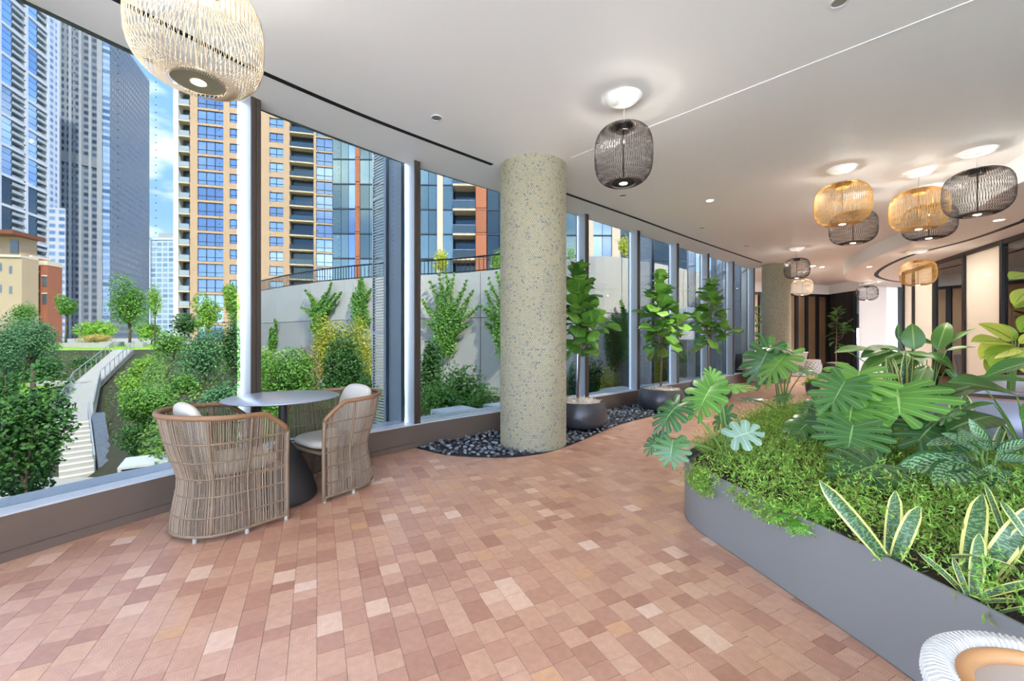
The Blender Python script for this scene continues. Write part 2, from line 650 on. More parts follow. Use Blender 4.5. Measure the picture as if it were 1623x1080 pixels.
def build_window_wall():
    t = thing('trim_1', 'low curved bronze kerb with pale metal sill under the window wall', 'window sill', kind='structure')
    mb = MB()
    mb.strip(PATH, 0.0, 0.34, 0.0, SILL_H - 0.012)
    mb.build('kerb_face', BRONZE, t)
    mb = MB()
    mb.strip(PATH, -0.004, 0.075, SILL_H - 0.012, SILL_H)
    mb.build('sill_top', SILL, t)
    mb = MB()
    mb.strip(PATH, 0.082, 0.36, SILL_H - 0.012, SILL_H - 0.001)
    mb.build('outer_sill', SILL, t)
    k = [i for i in range(len(PATH)) if i <= i0]
    mb = MB()
    mb.strip([PATH[i] for i in k], -0.018, 0.0, 0.0, 0.055)
    b = mb.build('baseboard_left', BRONZE)
    tag(b, 'thin bronze toe strip along the foot of the window kerb', 'baseboard', kind='structure')
    m = len(MUL)
    caps = MB()
    caps.box((0, -0.008, 0), (0.032, 0.016, CEIL - SILL_H))
    for n in range(m - 1):
        a, b2 = Vector(MUL[n]), Vector(MUL[n + 1])
        d = (b2 - a).normalized()
        nrm = Vector((-d.y, d.x))
        w = thing('window_%d' % (n + 1), WIN_LABELS.get(n, 'tall floor-to-ceiling window pane behind the camera, number %d from the left end' % (n + 1)), 'window', kind='structure')
        zc = (SILL_H + CEIL) / 2
        p = (a + b2) / 2 + nrm * 0.17
        mb = MB()
        mb.box((p.x, p.y, zc), ((b2 - a).length - 0.05, 0.012, CEIL - SILL_H), math.atan2(d.y, d.x))
        mb.build('pane', GLASS if n > 2 else GLASSC, w)  # panes out of view are left clear to let more daylight in
        d2 = d if n == m - 2 else (Vector(MUL[min(n + 2, m - 1)]) - a).normalized()
        nr2 = Vector((-d2.y, d2.x))
        q = b2 + d2 * 0.038 + nr2 * 0.112
        rz = math.atan2(d2.y, d2.x)
        mb = MB()
        mb.box((q.x, q.y, zc), (0.076, 0.19, CEIL - SILL_H), rz)
        mb.build('mullion', SILVER, w)
        for sgn in (-1, 1):
            c = b2 + d2 * (0.038 + sgn * 0.02) + nr2 * 0.009
            mb = MB()
            mb.box((c.x, c.y, zc), (0.036, 0.018, CEIL - SILL_H), rz)
            mb.build('mullion_cap', BRONZED, w)
        # frit marks printed on the upper glass
        mb = MB()
        if 2 <= n <= 4:
            for i in range(7):
                for j in range(30):
                    s = -0.62 + i * 0.21
                    c = p + d * s
                    mb.box((c.x - nrm.x * .008, c.y - nrm.y * .008, 1.9 + j * 0.055), (0.008, 0.002, 0.005), math.atan2(d.y, d.x))
            mb.build('frit_marks', FRAMEK, w, kind='stuff')
WIN_LABELS = {2: 'window pane beside the camera, outside the picture edge', 3: 'large window pane showing the outdoor stairs and the grey towers',
              4: 'window pane behind the round table showing the beige tower', 5: 'window pane just before the tiled round column',
              6: 'window pane hidden behind the tiled round column', 7: 'window pane right behind the first fig tree and its black pot',
              8: 'window pane between the first and second fig trees', 9: 'window pane behind the second fig tree',
              10: 'narrow-looking window pane behind the third fig tree', 11: 'last window pane before the second round column'}
build_window_wall()

def build_ceiling():
    outl = offset(PATH, 0.18)
    poly = [(p[0], p[1]) for p in outl] + [(8.5, 17.5), (18.5, 17.5), (18.5, -3.4), (-4.7, -3.4)]
    mb = MB()
    mb.prism(poly, CEIL, CEIL + 0.35)
    c = mb.build('ceiling', WHITE)
    tag(c, 'smooth white plaster ceiling', 'ceiling', kind='structure')
    mb = MB()
    mb.prism([(p[0], p[1]) for p in offset(PATH, 0.18)] + [(8.5, 18.5), (26, 18.5), (26, -3.4), (-4.7, -3.4)], CEIL + 0.35, 4.0)  # unseen mass added to shade the garden, cut low to let sun through
    u = mb.build('roof_slab', mat('roof_slab_grey', 'b9bfc4', 0.4))
    tag(u, 'unseen slab over the room, kept low so sun reaches the garden', 'building', kind='structure')
    # thin reveal line across the ceiling
    a, b = fp_c(905, 250), fp_c(1640, -38)
    mb = MB()
    mb.bar((a.x, a.y, CEIL), (b.x, b.y, CEIL), 0.012, 0.006)
    o = mb.build('trim_2', mat('reveal_white', 'ffffff', 0.5))
    tag(o, 'thin white joint bead running across the ceiling', 'trim', kind='structure')
    # black air slots
    for pts, lab in ((((-40, -95), (100, -40), (194, 4), (300, 58), (410, 112), (600, 193), (780, 261)), 'black linear air slot in the ceiling left of the tiled column'),
                     (((880, 301), (1000, 343), (1100, 379.5), (1207, 416.5)), 'black linear air slot in the ceiling above the fig trees')):
        q = [(p.x, p.y) for p in catmull([fp_c(*w) for w in pts], 6)]
        mb = MB()
        mb.strip(q, -0.025, 0.025, CEIL - 0.003, CEIL + 0.05)
        mb.build('air_slot', BLACK, c)['label'] = lab
def fp_c(px, py, z=CEIL):
    Y = (z - CAMZ) * F / (HY - py)
    return Vector(((px - CX) / F * Y, Y, z))
build_ceiling()

SOF = 2.96
def build_soffit():
    e = [(4.6, 1.0), (5.0, 2.6), (5.55, 4.4), (6.1, 5.4), (6.7, 6.5), (7.22, 7.5), (7.6, 8.4), (8.05, 9.5), (8.85, 11.0), (9.9, 12.2), (11.0, 12.95), (13.0, 14.0), (15.0, 14.6)]
    p = [(v.x, v.y) for v in catmull([(a, b, 0) for a, b in e], 6)]
    mb = MB()
    mb.prism(p + [(18.4, 14.6), (18.4, 1.0)], SOF, CEIL - 0.001)
    so_ = tag(mb.build('ceiling_soffit', WHITE), 'lowered white ceiling island with a sweeping curved edge', 'ceiling', kind='structure')
    s = [fp_c(1640, 342, SOF), fp_c(1623, 350, SOF), fp_c(1537.6, 380, SOF), fp_c(1453, 402, SOF), fp_c(1412, 418, SOF), fp_c(1392, 430.5, SOF), fp_c(1390, 438, SOF), fp_c(1406, 444, SOF), fp_c(1431, 447.5, SOF), fp_c(1460, 449, SOF)]
    q = [(v.x, v.y) for v in catmull([(4.9 + 1.4, 3.6, 0)] + s, 6)]
    mb = MB()
    mb.strip(q, -0.045, 0.045, SOF - 0.003, SOF + 0.04)
    mb.build('air_slot', BLACK, so_)['label'] = 'black curved air slot looping round in the lowered ceiling island'
build_soffit()

def wall_seg(name, a, b, z0, z1, th, m, parent=None):
    a, b = Vector(a), Vector(b)
    d = (b - a)
    mb = MB()
    c = (a + b) / 2
    mb.box((c.x, c.y, (z0 + z1) / 2), (d.length, th, z1 - z0), math.atan2(d.y, d.x))
    return mb.build(name, m, parent)

def build_walls():
    FROST = mat('frosted_panel', 'dedbd4', 0.45, noise=(2.5, 0.05), coat=0.3)
    nt = FROST.node_tree
    tr = nt.nodes.new('ShaderNodeBsdfTranslucent')
    tr.inputs[0].default_value = lin('e9e6df')
    ms = nt.nodes.new('ShaderNodeMixShader')
    ms.inputs[0].default_value = 0.5
    nt.links.new(nt.nodes['Principled BSDF'].outputs[0], ms.inputs[1])
    nt.links.new(tr.outputs[0], ms.inputs[2])
    nt.links.new(ms.outputs[0], nt.nodes['Material Output'].inputs['Surface'])
    COPPER = mat('copper_panel', 'a5835f', 0.35, 0.55, noise=(1.6, 0.25))
    BEIGE = mat('room_beyond', 'c9a889', 0.7)
    DARK = mat('dark_wall', '222427', 0.5)
    # right hand glazed partition
    w = thing('wall_right', 'black framed partition of frosted and clear glass panels', 'wall', kind='structure')
    A0 = Vector((8.41, 6.79))
    dr = Vector((1.89, 4.08)).normalized()
    def P(s): return A0 + dr * s
    def S(px):
        k = (px - CX) / F
        return (k * A0.y - A0.x) / (dr.x - k * dr.y)
    marks = [-10.5, -9.4, -8.3, -7.2, -6.1, -5.0, -3.9, -2.8, -1.7, -0.55, S(1592), S(1531), S(1483), S(1450), S(1434)]
    kinds = 'cfcfcfcfccfcff'
    for s in marks:
        p = P(s)
        mb = MB()
        mb.box((p.x, p.y, SOF / 2), (0.075, 0.10, SOF), math.atan2(dr.y, dr.x))
        mb.build('post', FRAMEK, w)
    for z, h in ((SOF - 0.04, 0.08), (0.06, 0.12)):
        a, b = P(marks[0]), P(marks[-1])
        mb = MB()
        mb.bar((a.x, a.y, z), (b.x, b.y, z), 0.09, h)
        mb.build('rail', FRAMEK, w)
    for i in range(len(marks) - 1):
        a, b = P(marks[i] + 0.04), P(marks[i + 1] - 0.04)
        wall_seg('panel', a, b, 0.12, SOF - 0.08, 0.02, FROST if kinds[i] == 'f' else GLASSR, w)
    n = Vector((dr.y, -dr.x))
    # room behind the partition
    a, b = P(-9.4) + n * 1.6, P(4.6) + n * 1.6
    tag(wall_seg('wall_meeting_room', a, b, 0, SOF, 0.1, BEIGE), 'warm beige wall seen through the clear partition panels', 'wall', kind='structure')
    GLOW = emit('ceiling_panel_glow', 'fff6ea', 2.5)
    for k, s_ in enumerate((-1.2, 1.2, 3.4)):
        p = P(s_) + n * 0.9
        lt = thing('ceiling_light', ('panel light behind the partition nearest the picture edge', 'panel light behind the middle of the partition', 'panel light behind the far end of the partition')[k], 'ceiling light', (p.x, p.y, SOF), math.atan2(dr.y, dr.x), 'panel lights beyond the partition')
        mb = MB()
        mb.box((0, 0, -0.015), (1.24, 0.34, 0.03))
        mb.build('frame', FRAMEK, lt)
        mb = MB()
        mb.box((0, 0, -0.031), (1.2, 0.3, 0.004))
        mb.build('diffuser', GLOW, lt)
        ad = bpy.data.lights.new('panel_light', 'AREA')
        ad.shape = 'RECTANGLE'
        ad.size, ad.size_y = 1.2, 0.3
        ad.energy = 7
        ad.color = (1, 0.95, 0.88)
        ao = bpy.data.objects.new('panel_light', ad)
        COL.objects.link(ao)
        ao.parent = lt
        ao.location = (0, 0, -0.04)
    # white pier, and a black sheet painted for the dark opening beside it
    c0, c1, c2 = Vector((12.1, 14.4)), Vector((12.64, 13.95)), Vector((13.3, 14.25))
    mb = MB()
    mb.prism([tuple(c0), tuple(c1), tuple(c2), (13.25, 15.2), (12.55, 14.95)], 0, CEIL)
    tag(mb.build('wall_pier', WALLW), 'white square pier between the dark doors and the glass partition', 'pier', kind='structure')
    tag(wall_seg('dark_opening_sheet', (13.2, 14.3), (16.5, 14.3), 0, CEIL, 0.1, BLACK), 'flat black sheet standing for the dark opening next to the white pier', 'wall', kind='structure')
    # far wall: dark frames with copper toned panels
    f = thing('wall_far', 'far wall of copper panels in black frames under a white band', 'wall', kind='structure')
    c = at(1313, 500, 16.0).xy
    l = at(1150, 500, 14.7).xy
    r = at(1361, 500, 14.52).xy
    HT = 2.90
    for (a, b, cuts, nm) in ((l, c, (0.10, 0.31, 0.45, 0.58, 0.66, 0.76, 0.87, 0.975), 'L'), (c, r, (0.06, 0.24, 0.58, 0.80), 'R')):
        d = (b - a)
        wall_seg('white_band', a, b, HT, CEIL, 0.12, WALLW, f)
        wall_seg('backing', a + Vector((0, .14)), b + Vector((0, .14)), 0, HT, 0.1, DARK, f)
        q0, q1 = a, b
        mb = MB()
        mb.bar((a.x, a.y, HT - 0.05), (b.x, b.y, HT - 0.05), 0.13, 0.1)
        mb.build('header', FRAMEK, f)
        for k in range(len(cuts)):
            p = a + d * cuts[k]
            mb = MB()
            mb.box((p.x, p.y, HT / 2), (0.13, 0.15, HT), math.atan2(d.y, d.x))
            mb.build('post', FRAMEK, f)
            if k + 1 < len(cuts) and not (nm == 'R' and k == 2):
                wall_seg('copper_panel', p + d.normalized() * .07, a + d * cuts[k + 1] - d.normalized() * .07, 0.05, HT - 0.1, 0.05, COPPER, f)
    tag(wall_seg('wall_corner', (7.2, 12.45), (7.7, 17), 0, CEIL, 0.15, WALLW), 'short white wall past the last window', 'wall', kind='structure')
    # unseen rear wall, made all clear glass to let sky light in
    bk = thing('wall_back', 'unseen end wall behind the camera, added as clear glass to let sky light in', 'wall', kind='structure')
    YB = -3.2
    for i in range(8):
        x = -4.2 + i * 1.3
        mb = MB()
        mb.box((x, YB, CEIL / 2), (0.08, 0.2, CEIL))
        mb.build('mullion', SILVER, bk)
    mb = MB()
    mb.box((0.35, YB, 0.08), (9.2, 0.2, 0.16))
    mb.build('kerb_face', BRONZE, bk)
    mb = MB()
    mb.box((0.35, YB, 1.71), (9.1, 0.012, 3.1))
    mb.build('pane', GLASSC, bk)
build_walls()

# ------------------------------------------------------------------ round columns with mosaic
def mosaic_mesh(r, h, mat_):
    rows_h, w = 0.0205, 0.0236
    n = int(2 * math.pi * r / w)
    rows = int(h / rows_h)
    k = 6
    j, i = np.meshgrid(np.arange(rows), np.arange(n), indexing='ij')
    th = (i + 0.5 * (j % 2)) * 2 * math.pi / n
    z = (j + 0.5) * rows_h
    th, z = th.ravel(), z.ravel()
    a = np.arange(k) * 2 * math.pi / k + math.pi / 6
    rad = 0.0108
    P = []
    for rr, rho in ((r + 0.0005, rad), (r + 0.0032, rad * 0.82)):
        tt = th[:, None] + np.cos(a)[None] * rho / r
        zz = z[:, None] + np.sin(a)[None] * rho
        P.append(np.stack([np.cos(tt) * rr, np.sin(tt) * rr, zz], -1))
    V = np.concatenate(P, 1).reshape(-1, 3)
    m = len(th)
    base = np.arange(m)[:, None] * (2 * k)
    quads = []
    for q in range(k):
        q2 = (q + 1) % k
        quads.append(np.concatenate([base + q, base + q2, base + k + q2, base + k + q], 1))
    top1 = np.concatenate([base + k + 0, base + k + 1, base + k + 2, base + k + 3], 1)
    top2 = np.concatenate([base + k + 0, base + k + 3, base + k + 4, base + k + 5], 1)
    return np_mesh('mosaic_tiles', V, np.concatenate(quads + [top1, top2], 0), mat_)
def build_columns():
    m, nt, b, out = newmat('mosaic_glaze')
    N, L = nt.nodes.new, nt.links.new
    g = N('ShaderNodeNewGeometry')
    rp = N('ShaderNodeValToRGB')
    e = rp.color_ramp.elements
    e[0].position, e[0].color = 0.0, lin('6b7074')
    e[1].position, e[1].color = 1.0, lin('b3a27e')
    for p, c in ((0.06, '83867f'), (0.14, '9a9680'), (0.3, 'a39c80'), (0.7, 'b0a687'), (0.9, 'aba082')):
        e.new(p).color = lin(c)
    L(g.outputs['Random Per Island'], rp.inputs[0])
    L(rp.outputs[0], b.inputs['Base Color'])
    b.inputs['Roughness'].default_value = 0.42
    grout = mat('mosaic_grout', '837d6c', 0.8)
    for (x, y, r, lab) in ((0.25, 4.89, 0.385, 'large round column clad in beige penny mosaic, standing in the pebble bed'),
                           (7.35, 11.5, 0.34, 'distant round column clad in beige mosaic past the third fig tree')):
        t = thing('column', lab, 'column', (x, y, 0), 0, 'round mosaic columns', 'structure')
        mb = MB()
        mb.lathe([(r, -0.05), (r, CEIL)], 64)
        mb.build('shaft', grout, t, smooth=True)
        link('mosaic_tiles', mosaic_mesh(r, CEIL, m), t, kind='stuff')
build_columns()

# ------------------------------------------------------------------ pebbles
def build_pebbles():
    ms = [mat('pebble_grey', '7d8085', 0.45, noise=(20, .25), objr=0.5, island=0.0), mat('pebble_dark', '505358', 0.4, noise=(20, .25), objr=0.5)]
    msi = [mat('pebble_grey_mixed', '72757a', 0.45, noise=(20, .2), island=0.55)]
    mb = MB()
    mb.prism(BED_POLY, -0.05, -0.004)
    tag(mb.build('floor_pebble_bed', mat('pebble_bed', '2a2a2c', 0.9)), 'dark bed of loose pebbles along the window kerb', 'pebble bed', kind='structure')
    mb = MB()
    mb.strip(BED_EDGE, 0.0, 0.006, -0.01, 0.002)
    tag(mb.build('trim_3', BRONZED), 'thin metal edging between wood floor and pebbles', 'edging', kind='structure')
    # unit pebbles
    base = bpy.data.meshes.new('ico')
    import bmesh
    bm = bmesh.new()
    bmesh.ops.create_icosphere(bm, subdivisions=1, radius=1)
    bv = np.array([v.co[:] for v in bm.verts])
    bf = np.array([[v.index for v in f.verts] for f in bm.faces])
    bm.free()
    def pebble(k, m):
        v = bv * (1 + NR.uniform(-.16, .16, (len(bv), 1)))
        return np_mesh('pebble', v, bf, m, True)
    vars_ = [pebble(k, ms[k % 2]) for k in range(8)]
    lo = (min(p[0] for p in BED_POLY), min(p[1] for p in BED_POLY))
    hi = (max(p[0] for p in BED_POLY), max(p[1] for p in BED_POLY))
    pots = [(0.25, 4.89, .40), (0.935, 5.78, .30), (2.58, 7.15, .30), (3.93, 8.2, .30)]
    pts = []
    tries = 0
    cell = {}
    while tries < 26000:
        tries += 1
        x, y = R.uniform(lo[0], hi[0]), R.uniform(lo[1], hi[1])
        if not inside((x, y), BED_POLY): continue
        if any((x - a) ** 2 + (y - b) ** 2 < r * r for a, b, r in pots): continue
        if min((x - a) ** 2 + (y - b) ** 2 for a, b in BED_EDGE) < 0.0009: continue
        ok = True
        g = (int(x / .053), int(y / .053))
        for a in (-1, 0, 1):
            for b in (-1, 0, 1):
                for (u, v) in cell.get((g[0] + a, g[1] + b), ()):
                    if (u - x) ** 2 + (v - y) ** 2 < 0.052 ** 2: ok = False
        if not ok: continue
        cell.setdefault(g, []).append((x, y))
        pts.append((x, y))
    pts.sort(key=lambda p: p[1])
    allV, allF, n = [], [], 0
    cnt = 0
    for i, (x, y) in enumerate(pts):
        s = R.uniform(0.022, 0.034)
        sx, sy, sz = s * R.uniform(.9, 1.15), s * R.uniform(.65, .85), s * R.uniform(.45, .65)
        z = sz * 0.75 + R.uniform(0.0, 0.014)
        Mx = Matrix.Translation((x, y, z)) @ Matrix.Rotation(R.uniform(0, 6.28), 4, 'Z') @ Matrix.Rotation(R.uniform(-.35, .35), 4, 'X') @ Matrix.Diagonal((sx, sy, sz, 1))
        hid = (x < 0.5 and y > 5.15) 
        if cnt < 300 and not hid:
            cnt += 1
            o = link('pebble', R.choice(vars_), basis=Mx)
            tag(o, 'smooth grey river pebble lying in the bed along the window', 'pebble', 'river pebbles in the window bed')
        else:
            A = np.array(Mx)
            allV.append(bv @ A[:3, :3].T + A[:3, 3])
            allF.append(bf + n)
            n += len(bv)
    me = np_mesh('pebbles', np.concatenate(allV), np.concatenate(allF), msi[0], True)
    tag(link('pebble_gravel', me), 'grey river pebbles filling the rest of the window bed', 'pebbles', 'river pebbles in the window bed', 'stuff')
build_pebbles()

# ------------------------------------------------------------------ pendant lamps
def cage_mesh(w, h, m, n=78, wr=0.0016):
    """two crossing layers of bent wire between a top ring and a bottom plate"""
    mb = MB()
    top_r, bot_r = 0.24 * w / 2, 0.40 * w / 2
    K = 15
    def prof(t):
        # superellipse shell from top (t=0) to bottom (t=1)
        a0 = math.asin(min(1, (top_r / (w / 2)) ** 1.5))
        a1 = math.pi - math.asin(min(1, (bot_r / (w / 2)) ** 1.5))
        a = a0 + (a1 - a0) * t
        ex = 0.66
        s, c = math.sin(a), math.cos(a)
        return (w / 2) * abs(s) ** ex, (h / 2) * math.copysign(abs(c) ** ex, c)
    for fam in (-1, 1):
        for i in range(n):
            a0 = 2 * math.pi * i / n
            pts = []
            for k in range(K + 1):
                t = k / K
                r, z = prof(t)
                a = a0 + fam * 0.32 * (t - 0.5)
                pts.append((r * math.cos(a), r * math.sin(a), z))
            mb.tube(pts, wr, 3, cap=False)
    return mb.mesh('wire_cage', m, 'all')
def ring(mb, r, z, t, n=40, k=6):
    mb.tube([(r * math.cos(2 * math.pi * i / n), r * math.sin(2 * math.pi * i / n), z) for i in range(n)], t, k, closed=True)
LAMPC = {'gold': mat('lamp_gold', 'c79a54', 0.35, 0.6), 'black': mat('lamp_black', '3b332f', 0.4, 0.4), 'cream': mat('lamp_cream', 'cdb99a', 0.4, 0.2)}
LAMPP = {'gold': mat('plate_gold', 'b08a4e', 0.3, 0.7), 'black': mat('plate_black', '2d2724', 0.35, 0.5), 'cream': mat('plate_cream', 'a39b86', 0.35, 0.4)}
LENS = emit('lamp_lens', 'ffd9a0', 6)
CANOPY = mat('canopy_white', 'f2f2f0', 0.15, coat=0.6)
CABLE = mat('cable', 'b9b6b0', 0.4)
CAGES = {}
def pendant(c, mount, w, h, zc, label):
    """c colour key, mount point on the ceiling, zc height of the cage centre"""
    t = thing('pendant_lamp', label, 'pendant lamp', (mount.x, mount.y, zc), R.uniform(0, 1), 'wire cage pendant lamps')
    key = (c, w, h)
    if key not in CAGES: CAGES[key] = cage_mesh(w, h, LAMPC[c])
    link('wire_cage', CAGES[key], t, kind='stuff')
    up = mount.z - zc
    mb = MB()
    mb.lathe([(0.0, -0.052), (0.05, -0.05), (0.11, -0.034), (0.145, -0.010), (0.152, 0.0)], 36, (0, 0, up), cap=False)
    mb.build('canopy', CANOPY, t, smooth=True)
    mb = MB()
    mb.tube([(0.012, 0, up - 0.05), (0.004, 0.004, up - 0.05 - (up - h / 2) * .4), (0, 0, h / 2 - 0.02)], 0.003, 5)
    mb.build('cable', CABLE, t)
    mb = MB()
    r = 0.24 * w / 2
    mb.lathe([(r * .93, -0.028), (r * 1.02, -0.028), (r * 1.02, 0.024), (r * .93, 0.024), (r * .93, -0.028)], 32, (0, 0, h / 2 - 0.025), cap=False)
    for k_ in range(3):
        a_ = k_ * 2.0944
        mb.bar((0, 0, h / 2 - 0.025), (math.cos(a_) * r * .95, math.sin(a_) * r * .95, h / 2 - 0.025), 0.006)
    mb.build('top_hub', LAMPP[c], t, smooth=True)
    r = 0.40 * w / 2
    z0 = -h / 2 + 0.018
    mb = MB()
    mb.lathe([(r * 1.02, 0.0), (r * 1.03, 0.006), (r * .98, 0.014), (0.03, 0.02)], 40, (0, 0, z0), cap=False)
    mb.lathe([(r * 1.02, 0.0), (r * .4, -0.006), (0.032, -0.004)], 40, (0, 0, z0), cap=False)
    plate = mb.build('bottom_plate', LAMPP[c], t, smooth=True)
    mb = MB()
    mb.lathe([(0.0, -0.008), (0.02, -0.0075), (0.032, -0.004)], 24, (0, 0, z0), cap=False)
    mb.build('lens', LENS, plate, smooth=True)
    mb = MB()
    mb.tube([(0, 0, z0 + 0.01), (0, 0, h / 2 - 0.04)], 0.006, 6)
    mb.build('stem', LAMPP[c], t)
    ld = bpy.data.lights.new('pendant_light', 'POINT')
    ld.energy = LAMP_UP
    ld.color = (1.0, 0.95, 0.88)
    ld.shadow_soft_size = 0.012
    lo = bpy.data.objects.new('up_light', ld)
    COL.objects.link(lo)
    lo.parent = t
    lo.location = (0.014, 0, h / 2 - 0.13)
    sd = bpy.data.lights.new('pendant_spot', 'SPOT')
    sd.energy = LAMP_DN
    sd.color = (1.0, 0.92, 0.82)
    sd.spot_size = math.radians(105)
    sd.spot_blend = 0.7
    sd.shadow_soft_size = 0.03
    so = bpy.data.objects.new('down_light', sd)
    COL.objects.link(so)
    so.parent = t
    so.location = (0, 0, -h / 2 - 0.01)
    return t
LAMP_UP, LAMP_DN = 0.85, 4.0
def build_pendants():
    pendant('cream', Vector((-1.555, 2.05, CEIL)), 0.56, 0.50, 2.75, 'large cream wire cage pendant cut off by the top edge of the picture')
    pendant('black', fp_c(988, 155), 0.475, 0.50, 2.775, 'single dark wire pendant hanging near the tiled column')
    pendant('gold', fp_c(1335, 267), 0.55, 0.50, 2.83, 'gold wire pendant with a black one directly behind it')
    pendant('black', fp_c(1352, 310), 0.55, 0.46, 2.80, 'black wire pendant half hidden behind the single gold one')
    pendant('gold', fp_c(1456, 273), 0.55, 0.50, 2.80, 'gold wire pendant overlapped by two dark pendants')
    pendant('black', fp_c(1472, 297), 0.55, 0.46, 2.79, 'dark wire pendant lowest in the overlapping trio')
    pendant('black', fp_c(1549, 240), 0.55, 0.50, 2.81, 'dark brown wire pendant highest and nearest the lowered ceiling edge')
    pendant('gold', fp_c(1455, 398, SOF), 0.55, 0.50, 2.52, 'gold wire pendant hanging from the lowered ceiling before the partition')
    pendant('black', fp_c(1263, 393.5), 0.50, 0.46, 2.80, 'small-looking black wire pendant in front of the distant column')
    pendant('cream', Vector((8.85, 12.6, CEIL)), 0.56, 0.50, 2.78, 'pale cream wire pendant just behind the black one at the distant column')
    pendant('black', fp_c(1374, 447.5, SOF), 0.55, 0.46, 2.62, 'farthest black wire pendant in front of the white pier')
build_pendants()

def build_ceiling_fixtures():
    GL = emit('downlight_glow', 'fff1dc', 4)
    TRIM = mat('fixture_trim', 'dddddb', 0.4)
    def down(px, py, z, r, lit, label):
        p = fp_c(px, py, z)
        t = thing('ceiling_downlight', label, 'downlight', (p.x, p.y, z), 0, 'small round ceiling fittings')
        mb = MB()
        mb.lathe([(r, 0.0), (r, -0.006), (r * .78, -0.004), (r * .75, 0.0)], 28, cap=False)
        mb.build('ring', TRIM, t, smooth=True)
        mb = MB()
        mb.lathe([(0.0, -0.002), (r * .77, -0.002)], 28, cap=False)
        mb.build('lens', GL if lit else mat('fitting_grey', '8f9692', 0.35, 0.3), t)
        if lit:
            ld = bpy.data.lights.new('downlight', 'SPOT')
            ld.energy = lit
            ld.spot_size = math.radians(120)
            ld.spot_blend = 0.8
            ld.shadow_soft_size = 0.06
            ld.color = (1, 0.96, 0.91)
            o = bpy.data.objects.new('down_light', ld)
            COL.objects.link(o)
            o.parent = t
            o.location = (0, 0, -0.02)
    down(692, 187, CEIL, 0.055, 0, 'round grey ceiling grille left of the tiled column')
    down(987, 310, CEIL, 0.06, 0, 'unlit round fitting below the single dark pendant')
    down(1125, 318, CEIL, 0.06, 40, 'lit round downlight above the fig trees')
    down(1113, 361, CEIL, 0.055, 0, 'unlit round fitting above the second fig tree')
    down(1183, 390, CEIL, 0.055, 0, 'unlit round fitting near the distant end of the air slot')
    down(1288, 422, CEIL, 0.09, 34, 'lit downlight next to the distant black pendant')
    down(1303, 423.5, CEIL, 0.07, 20, 'smaller fitting with its light added, beside the downlight at the distant pendant')  # light added to this fitting to brighten the far end
    down(1378, 423, SOF, 0.06, 12, 'small fitting at the rounded end of the lowered ceiling')
    down(1393, 447, SOF, 0.05, 5, 'tiny fitting beside the loop of the curved air slot')
    down(1583, 349, SOF, 0.07, 20, 'fitting in the lowered ceiling right of the dark brown pendant')
    down(1330, 3, CEIL, 0.05, 0, 'round fitting at the very top edge of the ceiling')
build_ceiling_fixtures()

# ------------------------------------------------------------------ table and rattan armchairs
RATTAN = mat('rattan', '8b7660', 0.6, noise=(30, 0.2), island=0.28)
RATTANF = mat('rattan_frame', '7f6850', 0.55, noise=(60, 0.2), bump=(180, 0.5, 0.004))
RIMM = mat('rattan_rim', '8a6443', 0.5, bump=(150, 0.5, 0.004))
RATW = mat('rattan_grey', 'b5b0a8', 0.6, island=0.25)
CLOTH = mat('cream_fabric', 'c6bdaf', 0.85, noise=(90, 0.06), bump=(260, 0.3, 0.003))
CLOTHO = mat('terracotta_fabric', 'c2936b', 0.85, bump=(260, 0.3, 0.003))
FOOTM = mat('foot_plastic', 'a8a294', 0.6)

